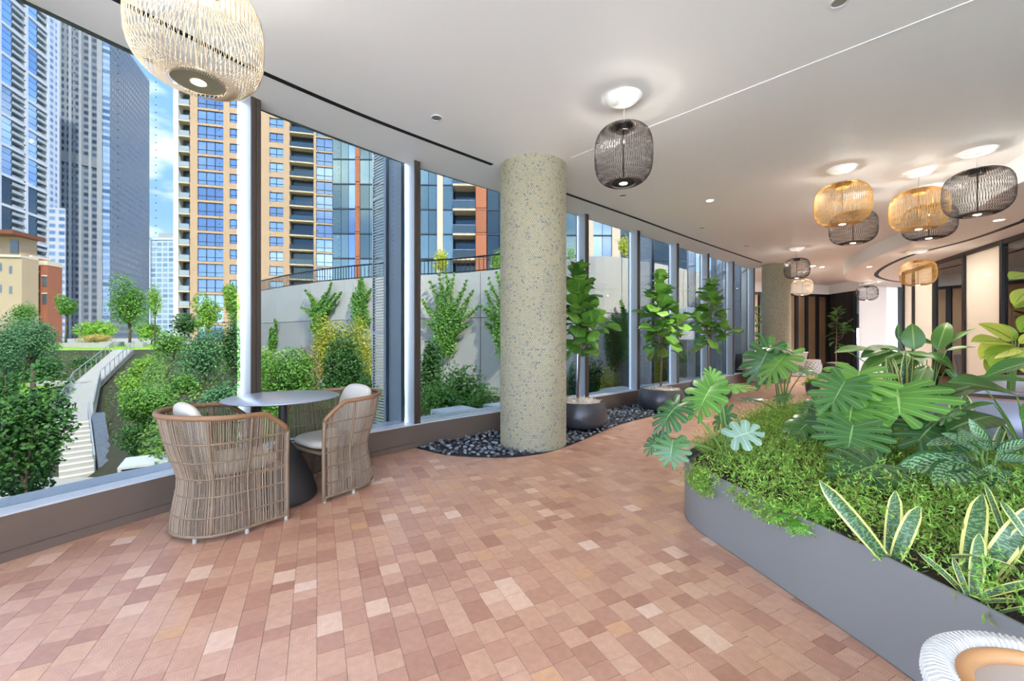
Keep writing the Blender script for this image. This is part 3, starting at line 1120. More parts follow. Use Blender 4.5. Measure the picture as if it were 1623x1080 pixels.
def superpillow(w, d, h, ex=0.55, n=24, k=10):
    mb = MB()
    prof = []
    i0 = 0
    rows = []
    for j in range(k + 1):
        a = -math.pi / 2 + math.pi * j / k
        cz, cr = math.copysign(abs(math.sin(a)) ** 0.8, math.sin(a)), abs(math.cos(a)) ** 0.45
        row = []
        for i in range(n):
            t = 2 * math.pi * i / n
            ct, st = math.cos(t), math.sin(t)
            row.append((w / 2 * cr * math.copysign(abs(ct) ** ex, ct), d / 2 * cr * math.copysign(abs(st) ** ex, st), h / 2 * cz))
        rows.append(row)
    for r in rows: mb.v += r
    for j in range(k):
        for i in range(n):
            l = (i + 1) % n
            mb.f.append((j * n + i, j * n + l, (j + 1) * n + l, (j + 1) * n + i))
            mb.mi.append(0)
    return mb
def chair_meshes(weave, rimm, frame):
    """U-shaped shell: t runs from one front leg round the back to the other"""
    hw, yf, yb = 0.295, 0.25, -0.03
    ry = 0.27
    side = yf - yb
    arc = math.pi * 0.285
    tot = 2 * side + arc
    def plan(s):
        if s < side: return Vector((-hw, yf - s)), Vector((-1, 0))
        if s > side + arc: return Vector((hw, yb + (s - side - arc))), Vector((1, 0))
        a = math.pi * (s - side) / arc
        n = Vector((-math.cos(a) / hw, -math.sin(a) / ry)).normalized()
        return Vector((-hw * math.cos(a), yb - ry * math.sin(a))), n
    def top(s):
        e = min(s, tot - s)
        if e < 0.15: return 0.615 + 0.135 * (e / 0.15) ** 0.8
        return 0.75 + 0.02 * min(1, (e - 0.15) / 0.4)
    def bulge(z, s):
        e = min(s, tot - s)
        k = min(1, e / 0.35)
        q = z / 0.77
        o = 0.075 * max(0, (q - 0.46) / 0.54) ** 1.1 * (0.35 + 0.65 * k) - 0.035 * math.exp(-((q - 0.44) / 0.22) ** 2) * k + 0.012 * (1 - q)
        return o
    def pt(s, z):
        p, n = plan(s)
        p = p + n * bulge(z, s)
        return (p.x, p.y, z)
    out = {}
    mb = MB()
    N = 188
    for i in range(N):
        s = 0.006 + (tot - 0.012) * i / (N - 1)
        s += R.uniform(-.0025, .0025)
        s = min(max(s, 0.002), tot - 0.002)
        tp = top(s)
        pts = [pt(s, 0.03 + (tp - 0.03) * k / 9) for k in range(10)]
        mb.tube(pts, R.uniform(0.0022, 0.0031), 4, cap=False)
    out['rattan_strands'] = [(mb.mesh('rattan_strands', weave, 'all'), 'stuff')]
    ribs = []
    for f in (0.16, 0.30, 0.5, 0.70, 0.84):
        mb = MB()
        s = f * tot
        mb.tube([pt(s, 0.03 + (top(s) - 0.03) * k / 12) for k in range(13)], 0.0085, 7)
        ribs.append((mb.mesh('rib', frame, 'all'), None))
    out['rib'] = ribs
    hoops = []
    for z, r in ((0.035, 0.011), (0.14, 0.006), (0.26, 0.006), (0.37, 0.006), (0.48, 0.006), (0.60, 0.0065)):
        mb = MB()
        mb.tube([pt(tot * k / 48, z) for k in range(49)], r, 6)
        hoops.append((mb.mesh('hoop', frame, 'all'), None))
    out['hoop'] = hoops
    mb = MB()
    mb.tube([pt(tot * k / 64, top(tot * k / 64)) for k in range(65)], 0.017, 8)
    out['rim'] = [(mb.mesh('rim', rimm, 'all'), None)]
    legs = []
    for s in (0.0, tot):
        mb = MB()
        mb.tube([pt(s, 0.012 + (0.615 - 0.012) * k / 8) for k in range(9)], 0.014, 8)
        legs.append((mb.mesh('leg', frame, 'all'), None))
    out['leg'] = legs
    feet = []
    for f in (0.004, 0.17, 0.36, 0.64, 0.83, 0.996):
        mb = MB()
        p = pt(f * tot, 0)
        mb.lathe([(0.012, 0.0), (0.013, 0.004), (0.012, 0.03)], 12, (p[0], p[1], 0))
        feet.append((mb.mesh('foot', FOOTM, True), None))
    out['foot'] = feet
    mb = MB()
    mb.tube([(-hw + .03, yf - .01, .36), (-.1, yf + .015, .362), (.1, yf + .015, .362), (hw - .03, yf - .01, .36)], 0.012, 7)
    mb.prism([(-hw + .03, yf - .02), (hw - .03, yf - .02), (hw - .03, yb), (hw * .6, yb - ry * .7), (0, yb - ry + .04), (-hw * .6, yb - ry * .7), (-hw + .03, yb)], 0.345, 0.362)
    out['seat_frame'] = [(mb.mesh('seat_frame', frame, True), None)]
    pl = superpillow(0.50, 0.46, 0.085, 0.6)
    pl.v = [(x, y + 0.035, z + 0.405) for x, y, z in pl.v]
    out['seat_cushion'] = [(pl.mesh('seat_cushion', CLOTH, 'all'), None)]
    pl = superpillow(0.44, 0.43, 0.085, 0.62)
    M = Matrix.Translation((0, -0.188, 0.628)) @ Matrix.Rotation(math.radians(107), 4, 'X')
    pl.v = [tuple(M @ Vector(v)) for v in pl.v]
    out['back_cushion'] = [(pl.mesh('back_cushion', CLOTH, 'all'), None)]
    return out
def armchair(parts, loc, rz, label):
    t = thing('rattan_armchair', label, 'armchair', loc, rz, 'woven tub armchairs')
    for nm, lst in parts.items():
        for me, kd in lst: link(nm, me, t, kind=kd)
    return t
def build_seating():
    cm = chair_meshes(RATTAN, RIMM, RATTANF)
    u = Vector((0.60, 0.80))
    n = Vector((-0.80, 0.60))
    q1 = Vector((-1.552, 2.843))                 # front leg of the near chair
    c1 = q1 - u * 0.25 + n * 0.295
    q2 = Vector((-1.429, 3.125))
    c2 = q2 + u * 0.25 + n * 0.295
    r1 = math.atan2(u.y, u.x) - math.pi / 2
    armchair(cm, (c1.x, c1.y, 0), r1, 'brown rattan tub armchair with its woven back toward the camera')
    armchair(cm, (c2.x, c2.y, 0), r1 + math.pi, 'brown rattan tub armchair with an upright cream cushion beyond the table')
    cg = chair_meshes(RATW, RATW, RATW)
    p = fp(1188, 606)
    armchair(cg, (p.x, p.y, 0), 2.4, 'grey woven armchair by the last window, seen behind monstera leaves')
    p = fp(1258, 596)
    armchair(cg, (p.x, p.y, 0), 0.6, 'grey woven armchair mostly hidden by the distant column')
    TOPM = mat('table_top', 'a2a3a8', 0.3, 0.35)
    BASEM = mat('table_base', '2f2b29', 0.5)
    t = thing('bistro_table', 'small round grey table on a black conical base between two armchairs', 'table', (-1.775, 3.20, 0))
    mb = MB()
    mb.lathe([(0.0, 0.778), (0.385, 0.778), (0.402, 0.784), (0.402, 0.788), (0.398, 0.791), (0.0, 0.791)], 72, cap=False)
    mb.build('table_top', TOPM, t, smooth=True)
    mb = MB()
    mb.lathe([(0.03, 0.47), (0.03, 0.778)], 24)
    mb.build('stem', BASEM, t, smooth=True)
    mb = MB()
    mb.lathe([(0.0, 0.0), (0.225, 0.0), (0.238, 0.012), (0.240, 0.035), (0.232, 0.075), (0.20, 0.17), (0.15, 0.29), (0.09, 0.385), (0.05, 0.445), (0.033, 0.48), (0.03, 0.5)], 48, cap=False)
    mb.build('base', BASEM, t, smooth=True)
build_seating()

def ottoman(loc, r, h, label, fine):
    t = thing('woven_ottoman', label, 'ottoman', loc, 0, 'woven ottomans')
    WH = mat('weave_white', 'cbc5bb', 0.6, island=0.1)
    GY = mat('weave_grey', '8b8782', 0.6, island=0.2)
    OR = mat('weave_tan', 'c08b58', 0.5, island=0.15)
    TP = mat('ottoman_top', 'b7a99a', 0.4, noise=(5, 0.05))
    def prof(q):
        return r * (0.80 + 0.22 * math.sin(math.pi * (0.12 + 0.80 * q)))
    mb = MB()
    mb.lathe([(prof(q / 8) - 0.012, h * q / 8 * 0.96) for q in range(9)], 40)
    mb.build('core', GY, t, smooth=True)
    mb = MB()
    rows, n = (13, 52)
    for j in range(rows):
        for i in range(n):
            q = (j + 0.5) / rows
            a = 2 * math.pi * (i + 0.5 * (j % 2)) / n
            rr = prof(q)
            c = Vector((rr * math.cos(a), rr * math.sin(a), h * q * 0.96))
            tn = Vector((-math.sin(a), math.cos(a), 0))
            d = (tn * math.cos(0.6) + Vector((0, 0, 1)) * math.sin(0.6) * (1 if j % 2 else -1))
            s = 2 * math.pi * rr / n * 0.75
            up = Vector((math.cos(a), math.sin(a), 0))
            mb.m = 0 if (i + j) % 3 else 1
            mb.bar(c - d * s, c + d * s, 0.55 * h / rows, 0.006, up=up)
    mb.build('weave', [WH, GY], t, kind='stuff')
    rt = prof(1.0)
    mb = MB()
    ring(mb, rt * 0.97, h - 0.01, 0.030, 48, 10)
    mb.build('outer_ring', WH, t, smooth='all')
    mb = MB()
    for i in range(110):
        a = 2 * math.pi * i / 110
        c, s = math.cos(a), math.sin(a)
        rr, zz = rt * 0.97, h - 0.01
        pts = [((rr + 0.0315 * math.cos(b)) * math.cos(a + .02 * b), (rr + 0.0315 * math.cos(b)) * math.sin(a + .02 * b), zz + 0.0315 * math.sin(b)) for b in (-.3, .5, 1.2, 1.9, 2.6)]
        mb.tube(pts, 0.0028, 4, cap=False)
    mb.build('ring_wrap', WH, t, kind='stuff')
    mb = MB()
    ring(mb, rt * 0.80, h - 0.004, 0.018, 48, 8)
    mb.build('inner_ring', OR, t, smooth='all')
    mb = MB()
    mb.lathe([(0.0, h - 0.012), (rt * 0.74, h - 0.012), (rt * 0.755, h - 0.02)], 48, cap=False)
    mb.build('top', TP, t, smooth=True)
    return t
ottoman((1.135, 0.80, 0), 0.26, 0.50, 'white woven drum stool with tan rim at the bottom right corner', True)
p_ = fp(1284, 591)
ottoman((p_.x, p_.y, 0), 0.34, 0.45, 'low white woven ottoman in front of the distant copper panels', False)

# ------------------------------------------------------------------ leaf shapes
def basis_from(p, axis, normal, s):
    y = Vector(axis).normalized()
    z = Vector(normal)
    z = (z - y * z.dot(y))
    if z.length < 1e-4: z = y.orthogonal()
    z.normalize()
    x = y.cross(z)
    sx, sy, sz = s if isinstance(s, (tuple, list)) else (s, s, s)
    return Matrix(((x.x * sx, y.x * sy, z.x * sz, p[0]), (x.y * sx, y.y * sy, z.y * sz, p[1]), (x.z * sx, y.z * sy, z.z * sz, p[2]), (0, 0, 0, 1)))
def blade(name, m, wfun, W, bend=0.3, fold=0.15, wave=0.0, nl=10, nc=4, twist=0.0, uvscale=1.0):
    """leaf along +Y of unit length, normal +Z; wfun(t) half width profile"""
    V, Fq, UV = [], [], []
    ang, y, z = 0.0, 0.0, 0.0
    for i in range(nl + 1):
        t = i / nl
        if i:
            ang = -bend * (t ** 1.3)
            y += math.cos(ang) / nl
            z += math.sin(ang) / nl
        w = wfun(t) * W
        tw = twist * t
        for j in range(nc + 1):
            u = -1 + 2 * j / nc
            dx = u * w
            dz = fold * abs(u) * w + wave * w * math.sin(t * 9 + u * 2)
            V.append((dx * math.cos(tw) - dz * math.sin(tw), y, z + dx * math.sin(tw) + dz * math.cos(tw)))
    for i in range(nl):
        for j in range(nc):
            a = i * (nc + 1) + j
            Fq.append((a, a + 1, a + nc + 2, a + nc + 1))
            for (jj, ii) in ((j, i), (j + 1, i), (j + 1, i + 1), (j, i + 1)):
                UV.append((jj / nc, ii / nl))
    return np_mesh(name, np.array(V), np.array(Fq), m, True, np.array(UV))
def w_lance(t): return max(0.02, math.sin(math.pi * min(1, t * 0.98 + 0.02)) ** 0.85 * (1 - 0.25 * t))
def w_snake(t): return (0.55 + 0.45 * math.sin(math.pi * min(1, t * 0.8 + 0.12))) * (1 if t < 0.8 else max(0.02, 1 - ((t - 0.8) / 0.2) ** 1.6))
def w_fig(t): return max(0.03, (0.52 + 0.48 * math.sin(math.pi * (t - 0.22) * 0.86)) * (1 - max(0, (t - 0.86) / 0.14) ** 2.2 * 0.93) * (min(1, t / 0.1) ** 0.6))
def w_oval(t): return max(0.02, math.sin(math.pi * t ** 0.8) ** 0.7)

def monstera(name, m, fingers=6, droop=0.35, deep=0.6, seed=1):
    """split leaf: side veins leave the midrib, the blade is cut between them; origin at the petiole, tip at +Y"""
    r_ = random.Random(seed)
    us = (0.0, 0.2, 1 - deep, 1 - deep * 0.66, 1 - deep * 0.33, 1.0)
    V, Fq, VU, UV = [], [], [], []
    K = 5
    for side in (-1, 1):
        for i in range(fingers):
            t0, t1 = i / fingers, (i + 1) / fingers
            tc = (t0 + t1) / 2
            gap = r_.uniform(0.16, 0.34) if i < fingers - 1 else 0.08
            ln = r_.uniform(0.94, 1.05)
            base = len(V)
            for u in us:
                q = max(0, (u - us[2]) / (1 - us[2]))
                for k in range(K + 1):
                    t = t0 + (t1 - t0) * k / K
                    t = tc + (t - tc) * (1 - gap * min(1, q * 2.2))
                    e = abs(k / K - 0.5) * 2
                    uu = u * ln * (1 - 0.16 * q * e ** 2.5)
                    phi = -1.05 + 2.25 * t ** 0.85
                    w = 0.40 + 0.16 * math.sin(math.pi * min(1, t * 1.15)) - 0.12 * t ** 3
                    x = side * uu * w * math.cos(phi)
                    y = 0.66 * t + uu * w * math.sin(phi) + (0.06 * t * uu if i == fingers - 1 else 0)
                    z = 0.20 * abs(x) - droop * x * x * 1.3 - droop * 0.7 * max(0, y) ** 2 + 0.014 * math.sin(k / K * math.pi) * q
                    V.append((x, y, z))
                    VU.append((0.5 + 0.5 * side * u, t * fingers / 6))
            for j in range(len(us) - 1):
                for k in range(K):
                    p = base + j * (K + 1) + k
                    f = (p, p + 1, p + K + 2, p + K + 1)
                    f = f if side > 0 else tuple(reversed(f))
                    Fq.append(f)
                    UV += [VU[w_] for w_ in f]
    return np_mesh(name, np.array(V), np.array(Fq), m, True, np.array(UV))

def snake_uv(nt, c, b):
    N, L = nt.nodes.new, nt.links.new
    uv = N('ShaderNodeUVMap')
    sp = N('ShaderNodeSeparateXYZ')
    L(uv.outputs[0], sp.inputs[0])
    d = math_node(nt, 'ABSOLUTE', math_node(nt, 'SUBTRACT', sp.outputs[0], 0.5))
    edge = math_node(nt, 'GREATER_THAN', d, 0.36)
    wv = N('ShaderNodeTexNoise')
    wv.inputs['Scale'].default_value = 1.0
    mp = N('ShaderNodeMapping')
    mp.inputs['Scale'].default_value = (4, 42, 1)
    L(uv.outputs[0], mp.inputs[0])
    L(mp.outputs[0], wv.inputs['Vector'])
    st = N('ShaderNodeMix')
    st.data_type = 'RGBA'
    L(math_node(nt, 'GREATER_THAN', wv.outputs['Fac'], 0.52), st.inputs[0])
    L(c, st.inputs[6])
    st.inputs[7].default_value = lin('6d8a58')
    mx = N('ShaderNodeMix')
    mx.data_type = 'RGBA'
    L(edge, mx.inputs[0])
    L(st.outputs[2], mx.inputs[6])
    mx.inputs[7].default_value = lin('d3ca72')
    return mx.outputs[2]
def agla_uv(nt, c, b):
    N, L = nt.nodes.new, nt.links.new
    uv = N('ShaderNodeUVMap')
    sp = N('ShaderNodeSeparateXYZ')
    L(uv.outputs[0], sp.inputs[0])
    d = math_node(nt, 'ABSOLUTE', math_node(nt, 'SUBTRACT', sp.outputs[0], 0.5))
    band = math_node(nt, 'SINE', math_node(nt, 'SUBTRACT', math_node(nt, 'MULTIPLY', sp.outputs[1], 62), math_node(nt, 'MULTIPLY', d, 34)))
    no = N('ShaderNodeTexNoise')
    no.inputs['Scale'].default_value = 16
    no.inputs['Detail'].default_value = 3
    L(uv.outputs[0], no.inputs['Vector'])
    k = math_node(nt, 'GREATER_THAN', math_node(nt, 'ADD', math_node(nt, 'MULTIPLY', band, 0.45), math_node(nt, 'MULTIPLY', no.outputs['Fac'], 4.2)), 2.15)
    k = math_node(nt, 'MULTIPLY', k, math_node(nt, 'LESS_THAN', d, 0.40))
    mx = N('ShaderNodeMix')
    mx.data_type = 'RGBA'
    L(k, mx.inputs[0])
    L(c, mx.inputs[6])
    mx.inputs[7].default_value = lin('93b083')
    return mx.outputs[2]
def rib_uv(pale, amount=0.5, n=46):
    def f(nt, c, b):
        N, L = nt.nodes.new, nt.links.new
        uv = N('ShaderNodeUVMap')
        sp = N('ShaderNodeSeparateXYZ')
        L(uv.outputs[0], sp.inputs[0])
        d = math_node(nt, 'ABSOLUTE', math_node(nt, 'SUBTRACT', sp.outputs[0], 0.5))
        mid = math_node(nt, 'LESS_THAN', d, 0.035)
        v = math_node(nt, 'GREATER_THAN', math_node(nt, 'SINE', math_node(nt, 'SUBTRACT', math_node(nt, 'MULTIPLY', sp.outputs[1], n), math_node(nt, 'MULTIPLY', d, 30))), 0.94)
        k = math_node(nt, 'MINIMUM', math_node(nt, 'ADD', mid, math_node(nt, 'MULTIPLY', v, 0.35)), amount)
        mx = N('ShaderNodeMix')
        mx.data_type = 'RGBA'
        L(k, mx.inputs[0])
        L(c, mx.inputs[6])
        mx.inputs[7].default_value = lin(pale)
        return mx.outputs[2]
    return f
def mon_uv(pale):
    def f(nt, c, b):
        N, L = nt.nodes.new, nt.links.new
        uv = N('ShaderNodeUVMap')
        sp = N('ShaderNodeSeparateXYZ')
        L(uv.outputs[0], sp.inputs[0])
        d = math_node(nt, 'ABSOLUTE', math_node(nt, 'SUBTRACT', sp.outputs[0], 0.5))
        mid = math_node(nt, 'LESS_THAN', d, 0.012)
        v = math_node(nt, 'LESS_THAN', math_node(nt, 'ABSOLUTE', math_node(nt, 'SUBTRACT', math_node(nt, 'FRACT', math_node(nt, 'MULTIPLY', sp.outputs[1], 6.0)), 0.5)), 0.035)
        k = math_node(nt, 'MINIMUM', math_node(nt, 'ADD', mid, math_node(nt, 'MULTIPLY', v, 0.5)), 0.75)
        mx = N('ShaderNodeMix')
        mx.data_type = 'RGBA'
        L(k, mx.inputs[0])
        L(c, mx.inputs[6])
        mx.inputs[7].default_value = lin(pale)
        return mx.outputs[2]
    return f
FIGL = leafmat('fig_leaf', '3c7226', '82b446', 0.38, 0.22, objr=1, uvfn=rib_uv('8fae5a', 0.6, 30))
FIGD = leafmat('fig_leaf_dark', '2c5222', '55803a', 0.38, 0.15, objr=1, uvfn=rib_uv('6f8f4a', 0.5, 30))
MONL = leafmat('monstera_leaf', '2e552e', '4a763a', 0.3, 0.15, objr=1, uvfn=mon_uv('8fb06a'))
MONB = leafmat('monstera_leaf_bright', '568a38', '7aaa4a', 0.32, 0.3, objr=1, uvfn=mon_uv('b8d67c'))
MONP = leafmat('monstera_leaf_pale', '7f9a84', '9db39a', 0.28, 0.1, objr=1, uvfn=mon_uv('d0d8b8'))
STRL = leafmat('strelitzia_leaf', '2f5a2a', '5d8a35', 0.33, 0.2, objr=1, uvfn=rib_uv('9cb86a', 0.7, 60))
YELL = leafmat('variegated_leaf', '8fae3a', 'd8d65a', 0.4, 0.3, objr=1, uvfn=rib_uv('3f7028', 0.8, 20))
SNAK = leafmat('snake_leaf', '2c4c28', '426536', 0.38, 0.1, objr=1, uvfn=snake_uv)
AGLA = leafmat('aglaonema_leaf', '2c5630', '3f6c38', 0.38, 0.15, objr=1, uvfn=agla_uv)
STEMG = mat('green_stem', '6f8f45', 0.5, noise=(12, .2))
BARK = mat('fig_bark', '6d5443', 0.75, noise=(40, 0.3), bump=(60, 0.5, 0.004))

def fix(me_list): return me_list
FIG_ME = [blade('leaf', FIGL, w_fig, 0.40, b, 0.22, 0.06, 9, 4, tw) for b, tw in ((0.35, 0.2), (0.75, -0.3), (0.1, 0.1), (1.1, 0.3))]
FIGD_ME = [blade('leaf', FIGD, w_fig, 0.40, b, 0.22, 0.06, 8, 4, tw) for b, tw in ((0.35, 0.2), (0.8, -0.3), (0.1, 0.1))]
MON_ME = [monstera('leaf', MONL, 6, 0.3, 0.66, 1), monstera('leaf', MONL, 5, 0.5, 0.62, 2), monstera('leaf', MONL, 6, 0.65, 0.68, 3)]
MONB_ME = [monstera('leaf', MONB, 6, 0.35, 0.6, 4), monstera('leaf', MONB, 6, 0.5, 0.64, 5)]
MONP_ME = [monstera('leaf', MONP, 4, 0.45, 0.6, 6)]
STR_ME = [blade('leaf', STRL, w_lance, 0.17, b, 0.3, 0.03, 12, 4, tw) for b, tw in ((0.3, 0.1), (0.8, 0.3), (1.2, -0.3))]
OVAL_ME = [blade('leaf', STRL, w_oval, 0.22, b, 0.25, 0.05, 9, 4, tw) for b, tw in ((0.4, 0.2), (0.9, -0.2))]
YEL_ME = [blade('leaf', YELL, w_oval, 0.20, b, 0.25, 0.03, 9, 4, tw) for b, tw in ((0.3, 0.2), (0.8, -0.2))]
SNK_ME = [blade('leaf', SNAK, w_snake, 0.085, b, 0.35, 0.0, 12, 6, tw) for b, tw in ((0.12, 0.5), (0.35, -0.4), (0.75, 0.3))]
AGL_ME = [blade('leaf', AGLA, w_oval, 0.19, b, 0.3, 0.03, 10, 4, tw) for b, tw in ((0.5, 0.2), (1.0, -0.2), (0.2, 0))]

# ------------------------------------------------------------------ potted fig trees
POTM = mat('pot_charcoal', '4b4b4e', 0.33, 0.25, noise=(4, 0.1))
POTK = mat('pot_black', '2a292b', 0.4, 0.2)
MULCH = mat('pale_moss', 'd3c6b6', 0.9, island=0.2)
SOIL = mat('soil', '3a2c22', 0.95, noise=(20, .4), bump=(60, .8, .02))
def pot_mesh(m):
    mb = MB()
    prof = [(0.0, 0.0), (0.29, 0.0), (0.335, 0.02), (0.375, 0.07), (0.392, 0.13), (0.388, 0.20), (0.368, 0.28), (0.345, 0.335), (0.338, 0.348), (0.328, 0.350), (0.318, 0.342), (0.312, 0.30), (0.0, 0.295)]
    mb.lathe(prof, 56, cap=False)
    return mb.mesh('pot', m, True)
POT_ME, POTK_ME = pot_mesh(POTM), pot_mesh(POTK)
def mulch_mesh(r, seed):
    r_ = random.Random(seed)
    mb = MB()
    mb.lathe([(0.0, 0.05), (r * .5, 0.04), (r * .9, 0.0), (r * .97, -0.03)], 24, cap=False)
    for i in range(420):
        a, q = r_.uniform(0, 6.28), r * math.sqrt(r_.random())
        c = Vector((q * math.cos(a), q * math.sin(a), 0.045 * (1 - (q / r) ** 2) + r_.uniform(0, .018)))
        d = Vector((r_.uniform(-1, 1), r_.uniform(-1, 1), r_.uniform(-.3, .5))).normalized() * r_.uniform(.02, .045)
        s = Vector((r_.uniform(-1, 1), r_.uniform(-1, 1), r_.uniform(-1, 1))) * .006
        mb.tube([c - d, c + s, c + d], 0.0035, 3, cap=False)
    return mb.mesh('moss_mulch', MULCH)
MULCH_ME = mulch_mesh(0.31, 3)
def fig_tree(loc, hgt, c0, label, seed, spread=0.30, n=48, scale=1.0, pot=POT_ME, leaves=None, leafL=0.275, two=False):
    r_ = random.Random(seed)
    t = thing('potted_fig_tree', label, 'potted tree', loc, 0, 'fiddle leaf fig trees in round pots')
    leaves = leaves or FIG_ME
    o = link('pot', pot, t)
    o.scale = (scale, scale, scale)
    o = link('moss_mulch', MULCH_ME, t, loc=(0, 0, 0.32 * scale), kind='stuff')
    o.scale = (scale, scale, scale)
    lean = (r_.uniform(-.05, .05), r_.uniform(-.05, .05))
    trunk = [Vector((lean[0] * q + 0.012 * math.sin(q * 7 + seed), lean[1] * q + 0.012 * math.cos(q * 5), 0.3 * scale + (hgt - 0.12 - 0.3 * scale) * q)) for q in [k / 10 for k in range(11)]]
    mb = MB()
    mb.tube(trunk, [0.019 - 0.009 * k / 10 for k in range(11)], 8)
    mb.build('trunk', BARK, t, smooth='all')
    axes = [trunk]
    for b in range(3 if not two else 4):
        a = r_.uniform(0, 6.28)
        z0 = c0 + (0.05 + .13 * b) * 1.0
        p0 = Vector((lean[0] * .5, lean[1] * .5, z0 - 0.12))
        p2 = p0 + Vector((math.cos(a) * spread * .7, math.sin(a) * spread * .7, r_.uniform(.3, .5)))
        pm = (p0 + p2) / 2 + Vector((math.cos(a) * .05, math.sin(a) * .05, -.04))
        br = [p0, pm, p2]
        mb = MB()
        mb.tube(br, [0.010, 0.008, 0.005], 6)
        mb.build('branch', BARK, t, smooth='all')
        axes.append(br)
    for i in range(n):
        q = i / (n - 1)
        a = i * 2.39996 + r_.uniform(-.3, .3)
        if i % 3 == 2:
            ax = axes[1 + (i // 3) % (len(axes) - 1)]
            u = r_.uniform(0.4, 1.0)
            p = ax[1].lerp(ax[2], u)
        else:
            z = c0 + (hgt - c0) * (q ** 0.9) - 0.10
            k = min(9, max(0, int((z - 0.3 * scale) / (hgt - 0.12 - 0.3 * scale) * 10)))
            p = trunk[k].copy()
            p.z = z
        el = -0.25 + 1.15 * q + r_.uniform(-.35, .35)
        d = Vector((math.cos(a) * math.cos(el), math.sin(a) * math.cos(el), math.sin(el)))
        L_ = leafL * r_.uniform(.8, 1.15) * (1.0 if q < .85 else .75)
        p = p + Vector((d.x, d.y, 0)) * (0.02 + (spread - 0.24) * (1 - q) * r_.random())
        nrm = Vector((-d.x * .5 + r_.uniform(-.4, .4), -d.y * .5 + r_.uniform(-.4, .4), 1))
        link('leaf', r_.choice(leaves), t, basis=basis_from(p, d, nrm, L_))
    return t
fig_tree((0.935, 5.78, 0.02), 2.26, 1.12, 'tall fiddle leaf fig in a charcoal pot right beside the tiled column', 11, 0.36, 104)
fig_tree((2.58, 7.15, 0.02), 2.33, 1.10, 'fiddle leaf fig in a charcoal pot, the middle one along the windows', 12, 0.44, 100)
fig_tree((3.93, 8.2, 0.02), 2.42, 1.15, 'fiddle leaf fig with a forked pale trunk, third along the windows', 23, 0.40, 84, two=True)
fig_tree((11.38, 14.5, 0.0), 2.34, 1.15, 'slender dark fiddle leaf fig in a low black pot by the dark doors', 34, 0.36, 42, 1.0, POTK_ME, FIGD_ME)
fig_tree((8.12, 13.7, 0.0), 2.3, 0.9, 'fiddle leaf fig standing in for a reflection behind the distant mosaic column', 45, 0.34, 30, 0.8, POTK_ME, FIG_ME)  # added tree in place of a mirrored fig past the last window

# ------------------------------------------------------------------ the raised planter and what grows in it
def build_planter():
    PG = mat('planter_grey', '7d7c79', 0.42, 0.15, noise=(1.2, 0.05))
    t = thing('raised_planter', 'long grey metal planter with a rounded nose, filled with tropical plants', 'planter')
    closed = PLANT_POLY + [PLANT_POLY[0]]
    n = len(PLANT_POLY)
    area = sum(PLANT_POLY[k][0] * PLANT_POLY[(k + 1) % n][1] - PLANT_POLY[(k + 1) % n][0] * PLANT_POLY[k][1] for k in range(n))
    sgn = 1 if area > 0 else -1
    def off(d):
        o = []
        for k in range(n):
            a, b = PLANT_POLY[k - 1], PLANT_POLY[(k + 1) % n]
            tx, ty = b[0] - a[0], b[1] - a[1]
            l = math.hypot(tx, ty)
            o.append((PLANT_POLY[k][0] - ty / l * d * sgn, PLANT_POLY[k][1] + tx / l * d * sgn))
        return o
    inn = off(0.012)
    mb = MB()
    for k in range(n):
        l = (k + 1) % n
        o0, o1, i0_, i1_ = PLANT_POLY[k], PLANT_POLY[l], inn[k], inn[l]
        mb.quad((*o0, 0), (*o1, 0), (*o1, 0.4), (*o0, 0.4))
        mb.quad((*i1_, 0.2), (*i0_, 0.2), (*i0_, 0.4), (*i1_, 0.4))
        mb.quad((*o0, 0.4), (*o1, 0.4), (*i1_, 0.4), (*i0_, 0.4))
    mb.build('shell', PG, t)
    ins2 = off(0.055)
    mb = MB()
    for k in range(n):
        l = (k + 1) % n
        mb.quad((*inn[k], 0.355), (*inn[l], 0.355), (*ins2[l], 0.355), (*ins2[k], 0.355))
    mb.build('inner_ledge', POTK, t)
    mb = MB()
    mb.prism(ins2, 0.2, 0.345)
    mb.build('soil', SOIL, t)
    mb = MB()
    mb.strip(closed, -0.003 * sgn, 0.0, 0.0, 0.003)
    mb.build('floor_seal', BRONZE, t)
build_planter()

